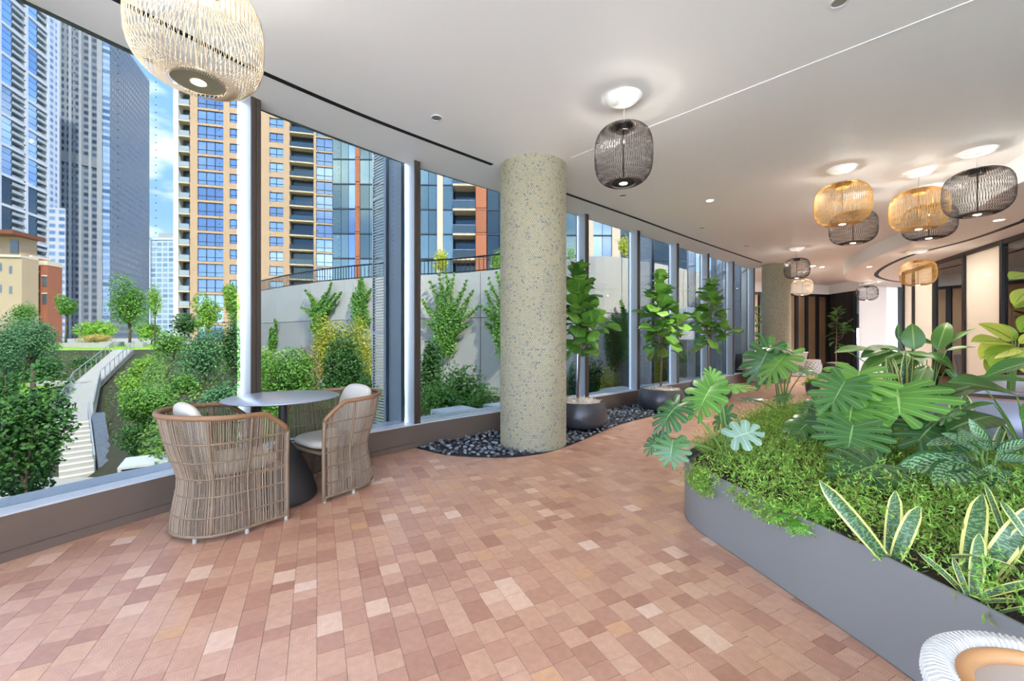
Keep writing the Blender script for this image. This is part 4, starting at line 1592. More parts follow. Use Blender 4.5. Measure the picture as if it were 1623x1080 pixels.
def build_groundcover():
    """asparagus fern mounds: wiry stems with fine needles"""
    ms = [leafmat('asparagus_fern', '74a036', 'a9d45a', 0.5, 0.3, island=1), leafmat('asparagus_fern_dry', '6d7a2c', 'a09a44', 0.6, 0.3)]
    rg = np.random.default_rng(5)
    Vs, Fs, n = [], [], 0
    inner = [(x, y) for x, y in PLANT_POLY]
    cnt = 0
    def sprig(c, tip, L_, w):
        pass
    pts = []
    while len(pts) < 8200:
        x, y = rg.uniform(1.2, 3.6), rg.uniform(1.0, 4.9)
        if not inside((x, y), inner): continue
        # keep to the front left band of the bed
        if x > 1.45 + 0.55 * (y - 0.8) + 0.9: continue
        d = min((x - a) ** 2 + (y - b) ** 2 for a, b in PLANT_POLY[::2])
        if d < 0.06 ** 2: continue
        if y > 2.75 and x < 1.42 and d < 0.02: continue
        pts.append((x, y))
    pts = np.array(pts)
    nm = np.sin(pts[:, 0] * 9.1) * np.cos(pts[:, 1] * 7.3)
    hgt = 0.08 + 0.09 * (nm * 0.5 + 0.5) + rg.uniform(0, 0.05, len(pts))
    for i, (x, y) in enumerate(pts):
        a = rg.uniform(0, 6.28)
        ln = hgt[i] * rg.uniform(0.7, 1.3)
        tilt = rg.uniform(0.2, 1.2)
        d = np.array([math.cos(a) * math.sin(tilt), math.sin(a) * math.sin(tilt), math.cos(tilt)])
        b = np.array([x, y, 0.35 + rg.uniform(0, 0.045)])
        k = 9
        ts = rg.uniform(0.15, 1, k)
        pos = b + d * (ts * ln * 1.3)[:, None] + np.array([0, 0, -0.5]) * (ts[:, None] ** 2) * ln * 0.5
        dirs = rg.normal(size=(k, 3)) + d * 0.9
        dirs /= np.linalg.norm(dirs, axis=1)[:, None]
        L_ = rg.uniform(0.016, 0.034, k)[:, None]
        sd = np.cross(dirs, rg.normal(size=(k, 3)))
        sd /= np.linalg.norm(sd, axis=1)[:, None]
        w = 0.0032
        q = np.stack([pos - sd * w * .4, pos + dirs * L_ * .5 + sd * w, pos + dirs * L_, pos + dirs * L_ * .5 - sd * w], 1).reshape(-1, 3)
        Vs.append(q)
        Fs.append(np.arange(len(q)).reshape(-1, 4) + n)
        n += len(q)
    # trailing sprays over the front rim
    edge = [p for p in PLANT_POLY if p[0] < 1.6 and 1.6 < p[1] < 2.95]
    for g in range(420):
        cl = rg.choice([0.30, 0.36, 0.62, 0.66, 0.7], p=[.2, .25, .25, .2, .1]) + rg.normal() * 0.05
        e = edge[int(np.clip(cl, 0, 0.99) * len(edge))]
        fall = rg.uniform(0, 0.14) * (1.0 if cl > .5 else .7)
        c = np.array([e[0] - 0.012 - fall * 0.25 + rg.uniform(-.012, .05), e[1] + rg.uniform(-.06, .06), 0.425 - fall])
        k = 9
        dirs = rg.normal(size=(k, 3)) + np.array([-.4, -.3, -.5])
        dirs /= np.linalg.norm(dirs, axis=1)[:, None]
        L_ = rg.uniform(0.014, 0.03, k)[:, None]
        sd = np.cross(dirs, rg.normal(size=(k, 3)))
        sd /= np.linalg.norm(sd, axis=1)[:, None]
        pos = c + rg.normal(size=(k, 3)) * 0.012
        q = np.stack([pos, pos + dirs * L_ * .5 + sd * .0035, pos + dirs * L_, pos + dirs * L_ * .5 - sd * .0035], 1).reshape(-1, 3)
        Vs.append(q)
        Fs.append(np.arange(len(q)).reshape(-1, 4) + n)
        n += len(q)
    me = np_mesh('asparagus_fern', np.concatenate(Vs), np.concatenate(Fs), ms)
    k = len(me.polygons)
    me.polygons.foreach_set('material_index', (rg.random(k) < 0.22).astype(np.int32))
    tag(link('asparagus_fern_foliage', me), 'feathery bright green asparagus fern covering the planter soil and spilling over its rim', 'ground cover', kind='stuff')
build_groundcover()

def petiole(mb_parent, a, b, r=0.007, sag=0.15, m=STEMG, name='stem'):
    a, b = Vector(a), Vector(b)
    mid = a.lerp(b, 0.5) + Vector((0, 0, sag * (b - a).length)) - Vector(((b - a).x, (b - a).y, 0)) * 0.18
    pts = [a * (1 - t) ** 2 + mid * 2 * t * (1 - t) + b * t * t for t in [k / 7 for k in range(8)]]
    mb = MB()
    mb.tube(pts, [r * (1.25 - 0.5 * k / 7) for k in range(8)], 7)
    return mb.build(name, m, mb_parent, smooth='all')
CAMP = Vector((0, 0, CAMZ))
def mon_plant(base, leaves, label):
    """leaves: (joint px, py, Y, tip px, py, Y, width factor, mesh, lean to camera)"""
    t = thing('monstera_plant', label, 'monstera', (base.x, base.y, base.z), 0, 'monstera plants in the planter')
    bx = Vector(base)
    for (jx, jy, jY, tx, ty, tY, wf, me, face) in leaves:
        j, tip = at(jx, jy, jY), at(tx, ty, tY)
        ax = tip - j
        L_ = ax.length / 0.95
        nrm = (CAMP - j).normalized() * face + Vector((0, 0, 1))
        st = petiole(t, (R.uniform(-.03, .03), R.uniform(-.03, .03), 0), j - bx)
        o = link('leaf', me, st, basis=basis_from(j - bx, ax, nrm, (L_ * wf, L_, L_)))
    return t
a = MON_ME
mon_plant(Vector((1.50, 2.82, 0.35)), [
    (1076, 641, 2.70, 1036, 676, 2.62, 0.85, a[2], 0.5),
    (1066, 700, 2.66, 1060, 742, 2.60, 1.25, a[0], 1.2),
    (1048, 694, 2.72, 1018, 716, 2.72, 0.8, a[1], 0.8),
    (1136, 612, 2.85, 1122, 580, 2.9, 0.9, MONB_ME[0], 0.9),
    (1140, 616, 2.85, 1192, 604, 2.7, 0.9, MONB_ME[1], 0.3),
    (1128, 612, 2.8, 1098, 660, 2.65, 0.8, MONB_ME[0], 0.7),
    (1163, 694, 2.6, 1208, 676, 2.55, 1.1, MONP_ME[0], 1.6),
    (1156, 655, 2.9, 1122, 672, 3.0, 1.0, a[1], 0.9)],
    'monstera at the rounded nose of the planter with leaves hanging over the floor')
mon_plant(Vector((2.98, 4.55, 0.35)), [
    (1219, 552, 4.5, 1190, 604, 4.4, 0.85, a[2], 1.6),
    (1222, 550, 4.5, 1258, 552, 4.3, 0.8, a[1], 0.4),
    (1248, 560, 4.4, 1205, 600, 4.3, 0.7, MONB_ME[1], 0.7),
    (1220, 545, 4.6, 1224, 530, 4.6, 0.7, MONB_ME[0], 1.0),
    (1258, 583, 4.4, 1276, 590, 4.2, 1.3, a[0], 0.2),
    (1276, 588, 4.5, 1304, 592, 4.4, 0.9, a[1], 0.2),
    (1232, 630, 4.2, 1256, 622, 4.1, 0.9, a[2], 0.6),
    (1180, 634, 4.3, 1212, 630, 4.1, 0.6, a[0], 0.3)],
    'tall monstera at the window side of the planter in front of the distant column')
mon_plant(Vector((2.80, 3.02, 0.35)), [
    (1362, 590, 2.95, 1352, 632, 2.75, 1.25, MONB_ME[0], 1.2),
    (1340, 604, 2.9, 1310, 650, 2.75, 0.9, a[0], 1.2),
    (1352, 636, 2.85, 1344, 672, 2.65, 1.25, MONB_ME[1], 1.0),
    (1422, 616, 2.8, 1428, 668, 2.6, 1.7, MONB_ME[0], 1.1),
    (1352, 674, 2.65, 1342, 720, 2.5, 1.4, a[0], 0.9),
    (1400, 736, 2.35, 1326, 748, 2.25, 0.95, a[0], 0.75),
    (1484, 670, 2.6, 1444, 700, 2.5, 1.2, a[1], 1.0),
    (1482, 664, 2.6, 1520, 654, 2.45, 1.1, a[0], 0.9),
    (1316, 652, 3.1, 1296, 720, 3.0, 0.75, a[2], 1.4),
    (1290, 665, 3.2, 1250, 688, 3.1, 0.8, a[1], 0.8),
    (1300, 640, 3.4, 1280, 672, 3.3, 0.9, a[2], 1.0)],
    'bushy monstera with big split leaves in the middle of the planter')

def lance_plant(name, base, specs, meshes, label, cat, group=None, stem=True, wfac=1.0):
    """specs: (base px,py,Y, tip px,py,Y, width factor, facing) of each leaf"""
    t = thing(name, label, cat, (base.x, base.y, base.z), 0, group)
    bx = Vector(base)
    for k, (x0, y0, Y0, x1, y1, Y1, wf, face) in enumerate(specs):
        p, q = at(x0, y0, Y0), at(x1, y1, Y1)
        ax = q - p
        L_ = ax.length
        nrm = (CAMP - p).normalized() * face + Vector((0, 0, 1))
        if stem and (p - bx).length > 0.06:
            petiole(t, (R.uniform(-.03, .03), R.uniform(-.03, .03), 0), p - bx, 0.006, 0.08)
        link('leaf', meshes[k % len(meshes)], t, basis=basis_from(p - bx, ax, nrm, (L_ * wf * wfac, L_, L_)))
    return t
# snake plants along the front rim
def soilpt(px, py, z=0.345): return fp(px, py, z)
b = soilpt(1412, 892)
lance_plant('snake_plant', b, [(1400, 884, 1.60, 1302, 762, 1.66, 1.0, 2.0), (1411, 884, 1.63, 1419, 774, 1.68, 1.15, 3.0), (1420, 886, 1.61, 1453, 804, 1.55, 1.35, 3.0),
                               (1416, 884, 1.66, 1434, 800, 1.72, 0.9, 2.5)],
            SNK_ME, 'yellow-edged snake plant with few leaves at the front rim of the planter', 'snake plant', 'snake plants', False)
b = soilpt(1535, 940)
lance_plant('snake_plant', b, [(1534, 925, 1.45, 1558, 778, 1.55, 1.1, 3), (1550, 930, 1.46, 1640, 790, 1.4, 1.05, 1.6), (1527, 942, 1.42, 1470, 876, 1.45, 0.75, 1.5),
                               (1534, 945, 1.40, 1510, 882, 1.45, 1.0, 2.5), (1545, 945, 1.40, 1552, 840, 1.45, 1.1, 3), (1508, 884, 1.5, 1590, 880, 1.35, 0.85, 1.2),
                               (1572, 920, 1.45, 1632, 830, 1.4, 1.3, 2), (1552, 948, 1.38, 1640, 915, 1.3, 0.9, 1), (1560, 955, 1.36, 1645, 945, 1.28, 0.8, .8),
                               (1585, 972, 1.33, 1650, 958, 1.25, 0.8, .8), (1592, 850, 1.5, 1560, 760, 1.6, 0.6, 2), (1626, 850, 1.4, 1588, 790, 1.45, 1.1, 2.4)],
            SNK_ME, 'large spreading yellow-edged snake plant near the corner stool', 'snake plant', 'snake plants', False)
b = Vector(at(1430, 640, 3.6)); b.z = 0.35
sp = []
for k in range(16):
    x0 = 1422 + R.uniform(-9, 12)
    sp.append((x0, 655, 3.6, x0 + R.uniform(-22, 16), 556 + R.uniform(0, 32), 3.6, 0.55, 2.5))
lance_plant('snake_plant', b, sp, SNK_ME[:2], 'clump of thin upright snake plant leaves behind the bushy monstera', 'snake plant', 'snake plants', False)
b = Vector(at(1520, 700, 2.95)); b.z = 0.35
lance_plant('snake_plant', b, [(1519, 700, 2.95, 1512, 618, 3.0, 1.1, 3), (1524, 700, 2.95, 1530, 620, 3.0, 1.4, 3), (1548, 705, 2.9, 1546, 650, 2.9, 1.3, 3), (1575, 715, 2.8, 1592, 668, 2.8, 1.2, 2),
                               (1600, 720, 2.8, 1588, 672, 2.8, 1.0, 2)],
            SNK_ME[:2], 'short dark snake plant standing against the grey bowl', 'snake plant', 'snake plants', False)
# aglaonema with silver markings
b = Vector(at(1560, 770, 2.35)); b.z = 0.35
sp = []
for (x0, y0, x1, y1, w, f) in ((1535, 735, 1425, 728, 1.0, .9), (1548, 728, 1484, 714, 1.1, .8), (1545, 740, 1482, 760, 1.15, 1.1), (1560, 740, 1518, 792, 1.2, 1.2), (1570, 736, 1590, 800, 1.1, 1.3),
                             (1575, 728, 1640, 726, 1.2, 1.0), (1580, 720, 1640, 690, 1.1, 1.0), (1570, 742, 1630, 770, 1.1, 1.0), (1555, 722, 1500, 684, 1.0, 1.2), (1565, 716, 1545, 668, 0.9, 1.4),
                             (1560, 745, 1545, 770, 1.4, 1.3), (1540, 700, 1470, 700, 1.0, .7), (1560, 700, 1530, 676, 1.0, 1.1), (1590, 745, 1640, 800, 1.2, 1.2), (1540, 760, 1500, 782, 1.1, 1.2)):
    Y0 = 2.32 + R.uniform(-.1, .1)
    sp.append((x0, y0, Y0, x1, y1, Y0 - R.uniform(0, .2), w, f))
lance_plant('chinese_evergreen', b, sp, AGL_ME, 'leafy evergreen with silver-striped leaves at the right edge of the planter', 'houseplant', None, True)
# strelitzia with long arching leaves
b = Vector(at(1640, 740, 2.75)); b.z = 0.35
lance_plant('strelitzia_plant', b, [(1612, 628, 2.6, 1516, 590, 2.5, 1.3, .9), (1562, 617, 2.75, 1448, 612, 2.75, 1.0, .6), (1650, 610, 2.6, 1476, 572, 2.7, .75, .5), (1576, 660, 2.6, 1505, 668, 2.45, 1.7, .7),
                                    (1624, 640, 2.5, 1660, 700, 2.3, 1.2, .8), (1575, 640, 2.6, 1510, 640, 2.7, 1.2, .5), (1655, 570, 2.5, 1560, 585, 2.45, .9, .6)],
            STR_ME, 'strelitzia with long arching paddle leaves crossing in front of the grey bowls', 'strelitzia')
b = Vector(at(1470, 600, 4.3)); b.z = 0.35
sp = [(1449, 555, 4.3, 1446, 512, 4.3, 1.5, 2.2), (1486, 556, 4.3, 1502, 498, 4.3, .9, 1.6), (1490, 552, 4.3, 1550, 513, 4.2, .7, .5), (1420, 552, 4.3, 1366, 555, 4.2, .9, .5), (1425, 556, 4.2, 1378, 540, 4.4, .9, .5),
      (1500, 556, 4.2, 1548, 546, 4.1, 1.2, .4), (1440, 560, 4.2, 1490, 565, 4.0, 1.1, .5), (1430, 560, 4.2, 1360, 566, 4.1, .8, .4), (1424, 540, 4.5, 1424, 512, 4.5, 1.0, 2), (1460, 560, 4.2, 1420, 575, 4.0, 1.1, .8),
      (1450, 570, 4.1, 1405, 560, 4.0, 1.1, .7), (1470, 580, 4.0, 1450, 612, 3.8, 1.2, 1.1), (1440, 580, 4.1, 1408, 608, 3.9, 1.2, 1.1), (1500, 585, 4.0, 1520, 600, 3.9, 1.2, .8), (1330, 550, 4.4, 1322, 551, 4.4, .6, .5),
      (1386, 556, 4.3, 1325, 548, 4.3, .8, .4), (1470, 560, 4.3, 1520, 575, 4.1, 1.2, .6), (1480, 545, 4.4, 1430, 530, 4.4, 1.0, 1.2)]
lance_plant('peace_lily', b, sp, OVAL_ME + STR_ME[:1], 'broad-leaved plant with upright paddle leaves before the glass partition', 'houseplant')
for (bp, specs, lab) in (((1600, 600, 3.9), [(1600, 545, 3.9, 1545, 533, 3.85, 1.3, .8), (1605, 540, 3.9, 1568, 508, 3.9, 1.3, 1.3), (1606, 548, 3.85, 1556, 560, 3.75, 1.5, .9), (1610, 540, 3.9, 1590, 512, 3.9, 1.2, 1.4),
                                            (1612, 550, 3.8, 1580, 580, 3.6, 1.5, 1.1), (1615, 545, 3.8, 1650, 520, 3.7, 1.3, 1), (1615, 552, 3.8, 1660, 570, 3.6, 1.4, 1), (1600, 560, 3.8, 1566, 572, 3.7, 1.3, .8), (1612, 560, 3.7, 1626, 590, 3.6, 1.4, 1.2)],
                         'yellow-variegated rubber plant leaves low at the right edge'),
                        ((1650, 560, 3.6), [(1640, 436, 3.6, 1603, 434, 3.5, 1.3, .8), (1640, 458, 3.6, 1606, 463, 3.5, 1.2, .3), (1645, 478, 3.6, 1610, 480, 3.5, 1.2, .3), (1648, 450, 3.6, 1690, 440, 3.5, 1.3, .8), (1645, 500, 3.6, 1618, 520, 3.5, 1.3, .8), (1645, 470, 3.6, 1690, 480, 3.5, 1.3, .8)],
                         'taller yellow-variegated rubber plant cut off by the right picture edge')):
    b = Vector(at(*bp)); b.z = 0.35
    lance_plant('rubber_plant', b, specs, YEL_ME, lab, 'rubber plant', 'variegated rubber plants')

# big grey bowls standing in the planter
BOWL = pot_mesh(mat('bowl_grey', '8b8a95', 0.38, 0.25))
for (x, y, z, s, sh, lab) in ((4.22, 3.62, 0.345, 1.28, 1.15, 'big grey bowl pot half hidden by strelitzia leaves'), (5.75, 4.45, 0.345, 1.35, 1.3, 'big grey bowl pot at the right picture edge behind the other bowl')):
    t = thing('bowl_planter', lab, 'bowl', (x, y, z), 0, 'grey bowl pots in the planter')
    o = link('pot', BOWL, t)
    o.scale = (s, s, sh)
    mb = MB()
    mb.lathe([(0.0, 0.33), (0.32, 0.33)], 32, cap=False)
    o = mb.build('soil', SOIL, t)
    o.scale = (s * .98, s * .98, sh * .97)
    mb = MB()
    ring(mb, 0.334 * s, 0.352 * sh, 0.008, 48)
    mb.build('rim', mat('bowl_rim', '9b6a52', 0.5), t, smooth='all')

def fern(loc, n, L_, label, seed, pot=False, mat_=None):
    r_ = random.Random(seed)
    t = thing('fern_plant', label, 'fern', loc, 0, 'small bright ferns')
    if pot:
        mb = MB()
        mb.lathe([(0.0, 0.0), (0.10, 0.0), (0.13, 0.1), (0.14, 0.26), (0.125, 0.26), (0.12, 0.22), (0.0, 0.22)], 28, cap=False)
        mb.build('pot', POTM, t, smooth=True)
    z0 = 0.24 if pot else 0.0
    for i in range(n):
        a = 2 * math.pi * i / n + r_.uniform(-.3, .3)
        el = r_.uniform(0.3, 1.2)
        mb = MB()
        K = 13
        p = Vector((0, 0, z0))
        l = L_ * r_.uniform(.7, 1.1)
        pts = []
        for k in range(K + 1):
            pts.append(p.copy())
            e = el - 1.5 * (k / K)
            p = p + Vector((math.cos(a) * math.cos(e), math.sin(a) * math.cos(e), math.sin(e))) * (l / K)
        mb.tube(pts, 0.002, 3, cap=False)
        sd = Vector((-math.sin(a), math.cos(a), 0))
        for k in range(2, K):
            w = l * 0.2 * math.sin(math.pi * (k / K) ** .7) + .01
            d = (pts[k + 1] - pts[k]) * 1.0
            for s in (-1, 1):
                tip = pts[k] + sd * (s * w) + d * .8 - Vector((0, 0, w * .15))
                mb.quad(pts[k], pts[k] + d * .45 + sd * s * w * .45, tip, pts[k] - d * .35 + sd * s * w * .5)
        mb.build('frond', mat_, t)
FERNM = leafmat('fern_frond', '5fa02f', '8cc84a', 0.5, 0.35)
fern(tuple(soilpt(1262, 830) + Vector((0.02, 0, 0.01))), 22, 0.17, 'bright little fern at the front rim of the planter', 3, mat_=FERNM)
fern(tuple(soilpt(1298, 815)), 20, 0.16, 'small fern behind the single slanting snake plant leaf', 4, mat_=FERNM)
p_ = fp(1288, 626)
fern((p_.x, p_.y, 0), 26, 0.36, 'light green fern in a small pot on the floor beyond the planter', 5, True, FERNM)

# ------------------------------------------------------------------ outdoors: ground, stairs, retaining wall
def interp(x, xs, ys):
    return float(np.interp(x, xs, ys))
def ground_z(x, y):
    f = interp(y, (0, 18.5, 22.5, 33, 42, 46, 60, 120, 330), (-5.25, -5.25, -3.45, -2.65, -0.55, -0.02, 0.25, 0.5, 0.8))
    g = interp(y, (4, 8, 12, 20, 40, 46, 60, 330), (-3.2, -1.6, -0.7, -0.5, -0.3, -0.02, 0.25, 0.8))
    k = min(1, max(0, (x / max(y, 4.0) + 0.985) / 0.13))
    k = k * k * (3 - 2 * k)
    if y < 45: f -= 0.55
    return f * (1 - k) + g * k
LAWN = mat('lawn', '86b52c', 0.8, noise=(0.8, 0.2))
BEDS = mat('planting_bed', '3b3a24', 0.9, noise=(1.2, 0.5))
PAVE = mat('pale_concrete', 'aba79e', 0.8, noise=(1.5, 0.08))
CONC = mat('board_concrete', 'c9c5bb', 0.75, noise=(0.9, 0.16), bump=(3, 0.1, 0.02), coord='Generated')
CONC2 = mat('stained_concrete', 'bcb8ae', 0.75, noise=(1.4, 0.25), bump=(3, 0.1, 0.02), coord='Generated')
def build_ground():
    xs = np.concatenate([np.arange(-420, -80, 20), np.arange(-80, 14, 1.0), np.arange(14, 220, 20)])
    ys = np.concatenate([np.arange(-60, 3, 9), np.arange(3, 62, 1.0), np.arange(62, 420, 14)])
    V = [(x, y, ground_z(x, y) if y > 3 else -5.3) for y in ys for x in xs]
    Fq, mi = [], []
    nx = len(xs)
    for j in range(len(ys) - 1):
        for i in range(nx - 1):
            Fq.append((j * nx + i, j * nx + i + 1, (j + 1) * nx + i + 1, (j + 1) * nx + i))
            x, y = xs[i], ys[j]
            lawn = (45 <= y < 62 and x < -20) or (24 < y < 36 and x < -1.08 * y - 1.5 and x > -1.35 * y)
            mi.append(1 if lawn else (2 if y >= 62 else 0))
    me = np_mesh('ground', np.array(V), np.array(Fq), [BEDS, LAWN, PAVE], True)
    me.polygons.foreach_set('material_index', mi)
    tag(link('ground', me), 'planted slope and sunlit lawn outside the windows', 'ground', kind='structure')
build_ground()
def build_bounce_terrace():  # unseen pale ground added to bounce sun up to the ceiling
    mb = MB()
    mb.prism([(-40, -3.35), (40, -3.35), (40, -45), (-40, -45)], -0.35, -0.03)
    tag(mb.build('bounce_terrace', mat('bounce_pale', 'e3dfd6', 0.8)), 'unseen pale terrace added behind the camera to bounce sunlight onto the ceiling', 'terrace', kind='structure')
build_bounce_terrace()

def build_stairs():
    b, t = at(123, 758, 19.0), at(117, 668, 22.5)
    d = Vector((t.x - b.x, t.y - b.y))
    L_ = d.length
    d.normalize()
    s = Vector((d.y, -d.x))
    W = 1.15
    st = thing('garden_stairs', 'pale concrete stair flight climbing away outside the large window', 'stairs')
    n = 11
    for i in range(n):
        c = b.xy + d * (L_ * (i + 0.5) / n)
        z1 = b.z + (t.z - b.z) * (i + 1) / n
        mb = MB()
        mb.box((c.x, c.y, z1 - 0.35), (L_ / n, W, 0.7), math.atan2(d.y, d.x))
        step = mb.build('step', PAVE, st)
        e = b.xy + d * (L_ * i / n + 0.04)
        mb = MB()
        mb.box((e.x, e.y, z1 - 0.03), (0.10, W + 0.01, 0.064), math.atan2(d.y, d.x))
        mb.build('nosing', mat('nosing', 'dcd8cf', 0.7) if i == 0 else bpy.data.materials['nosing'], step)
    # sloping path above, then second short flight
    p0, p1 = t, at(138, 608, 33)
    p2 = at(196, 556, 42)
    pw = thing('garden_path', 'pale concrete path rising from the stairs to the lawn', 'path', kind='structure')
    def ramp(a, c, w, nm):
        e = (c.xy - a.xy).normalized()
        q = Vector((e.y, -e.x)) * (w / 2)
        mb = MB()
        mb.v += [(a.x + q.x, a.y + q.y, a.z), (a.x - q.x, a.y - q.y, a.z), (c.x - q.x, c.y - q.y, c.z), (c.x + q.x, c.y + q.y, c.z)]
        mb.v += [(x, y, z - 0.5) for x, y, z in mb.v[:4]]
        for f in ((0, 3, 2, 1), (4, 5, 6, 7), (0, 1, 5, 4), (1, 2, 6, 5), (2, 3, 7, 6), (3, 0, 4, 7)):
            mb.f.append(f)
            mb.mi.append(0)
        mb.build(nm, PAVE, pw)
    ramp(p0 + Vector((0, 0, .02)), p1 + Vector((0, 0, .05)), 1.5, 'ramp')
    ramp(p1 + Vector((0, 0, .05)), p2 + Vector((0, 0, .12)), 1.5, 'ramp')
    c = at(55, 611, 33)
    mb = MB()
    mb.bar(p1, (c.x, c.y, p1.z), 1.0, 0.3)
    mb.build('side_path', PAVE, pw)
    q = [at(60, 800, 16.5), at(210, 800, 16.5), at(190, 757, 19.0), at(60, 757, 19.2)]
    mb = MB()
    mb.prism([(v.x, v.y) for v in (at(-60, 800, 14), at(230, 800, 14), at(200, 757, 19.0), at(-60, 757, 19.2))], -5.6, -5.2)
    mb.build('landing', PAVE, pw)
    # pebble channel beside the stairs
    a_, b_ = b.xy + s * (W / 2 + 0.36), t.xy + s * (W / 2 + 0.36)
    mb = MB()
    mb.bar((a_.x, a_.y, b.z + .12), (b_.x, b_.y, t.z + .12), 0.5, 0.5)
    tag(mb.build('drain_channel', mat('channel_pebbles', '5f6873', 0.6, noise=(9, .6), bump=(14, 1, .05))), 'strip of blue-grey pebbles along the outdoor stairs', 'drain channel')
    def rail(pts, label, hgt=0.95):
        r = thing('handrail', label, 'handrail', tuple(pts[0]), 0, 'steel handrails outdoors')
        o = Vector(pts[0])
        mb = MB()
        mb.tube([Vector(p) - o + Vector((0, 0, hgt)) for p in pts], 0.035, 6)
        mb.build('rail', STEEL, r)
        for k in range(len(pts) - 1):
            a, c = Vector(pts[k]), Vector(pts[k + 1])
            m = max(1, int((c - a).length / 1.3))
            for i in range(m + (1 if k == len(pts) - 2 else 0)):
                p = a.lerp(c, i / m) - o
                mb = MB()
                mb.tube([p - Vector((0, 0, .3)), p + Vector((0, 0, hgt))], 0.028, 5)
                mb.build('post', STEEL, r)
    s3 = Vector((s.x, s.y, 0))
    rail([b + s3 * .55, t + s3 * .55], 'steel handrail on the planted side of the outdoor stairs')
    e = (p1.xy - p0.xy).normalized()
    e3 = Vector((e.y, -e.x, 0))
    rail([p0 + e3 * .75, p1 + e3 * .75], 'steel handrail on the right of the sloping path')
    rail([p0 - e3 * .75, p1 - e3 * .75], 'steel handrail on the left of the sloping path')
    e = (p2.xy - p1.xy).normalized()
    e3 = Vector((e.y, -e.x, 0))
    rail([p1 - e3 * .75, p2 - e3 * .75], 'upper left steel handrail leading to the lawn')
    rail([p1 + e3 * .75, p2 + e3 * .75], 'upper right steel handrail leading to the lawn')
    c0, c1 = at(165, 765, 14), at(188, 790, 12)
    rail([Vector((c0.x, c0.y, -4.6)), Vector((c1.x, c1.y, -4.4))], 'short steel guard rail by the metal vent box', 1.0)
build_stairs()

WALLPTS = [(-15.3, 22.6), (-11.9, 19.6), (-8.2, 16.8), (-5.0, 15.2), (-2.4, 14.4), (-0.45, 13.4), (1.2, 11.9), (2.5, 11.2), (4.2, 12.2), (6.2, 13.9), (8.5, 16.2)]
WLINE = [(v.x, v.y) for v in catmull([(a, b, 0) for a, b in WALLPTS], 6)]
def wall_pt(px, out=0.0):
    k = (px - CX) / F
    for i in range(len(WLINE) - 1):
        (x0, y0), (x1, y1) = WLINE[i], WLINE[i + 1]
        d0, d1 = x0 - k * y0, x1 - k * y1
        if d0 * d1 <= 0 and d0 != d1:
            t = d0 / (d0 - d1)
            x, y = x0 + (x1 - x0) * t, y0 + (y1 - y0) * t
            l = math.hypot(x, y)
            return Vector((x - x / l * out, y - y / l * out))
    return Vector((0, 14))
TOPZ = 3.45
def build_retaining():
    w = thing('wall_garden', 'curved board-marked concrete retaining wall behind the shrubs', 'retaining wall', kind='structure')
    n = len(WLINE)
    step = 4
    for k in range(0, n - 1, step):
        seg = WLINE[k:k + step + 1]
        if len(seg) < 2: continue
        a, b = Vector(seg[0]), Vector(seg[1])
        seg = [tuple(Vector(seg[0]) + (Vector(seg[1]) - Vector(seg[0])).normalized() * 0.012)] + list(seg[1:-1]) + [tuple(Vector(seg[-1]) - (Vector(seg[-1]) - Vector(seg[-2])).normalized() * 0.012)]
        for z0, z1, m in ((-5, 1.9, CONC2), (1.92, TOPZ, CONC)):
            mb = MB()
            mb.strip(seg, 0.0, 0.4, z0, z1)
            mb.build('concrete_panel', m, w)
    mb = MB()
    mb.strip(WLINE, 0.05, 0.38, -5, TOPZ - 0.02)
    mb.build('core', mat('wall_joint', '6e6b65', 0.9), w)
    # upper street level behind the wall
    mb = MB()
    mb.prism([tuple(p) for p in offset(WLINE, 0.38)] + [(60, 25), (60, 46), (-14, 46)], TOPZ - 1.2, TOPZ - 0.25)
    tag(mb.build('road_upper', mat('asphalt', '77787a', 0.9)), 'upper street level behind the retaining wall', 'road', kind='structure')
    # guard rail on the wall
    g = thing('guard_railing', 'dark metal railing along the top of the retaining wall', 'railing')
    ln = [p for p in offset(WLINE, 0.2) if p[0] < 0.6 and p[0] > -22]
    mb = MB()
    mb.tube([(x, y, TOPZ + 0.55) for x, y in ln], 0.03, 5)
    mb.build('top_rail', FRAMEK, g)
    mb = MB()
    mb.tube([(x, y, TOPZ + 0.08) for x, y in ln], 0.02, 5)
    mb.build('bottom_rail', FRAMEK, g)
    mb = MB()
    for i in range(len(ln) - 1):
        a, b = Vector(ln[i]), Vector(ln[i + 1])
        m = max(1, int((b - a).length / 0.14))
        for j in range(m):
            p = a.lerp(b, j / m)
            mb.box((p.x, p.y, TOPZ + 0.29), (0.02, 0.02, 0.58))
    mb.build('balusters', FRAMEK, g, kind='stuff')
build_retaining()

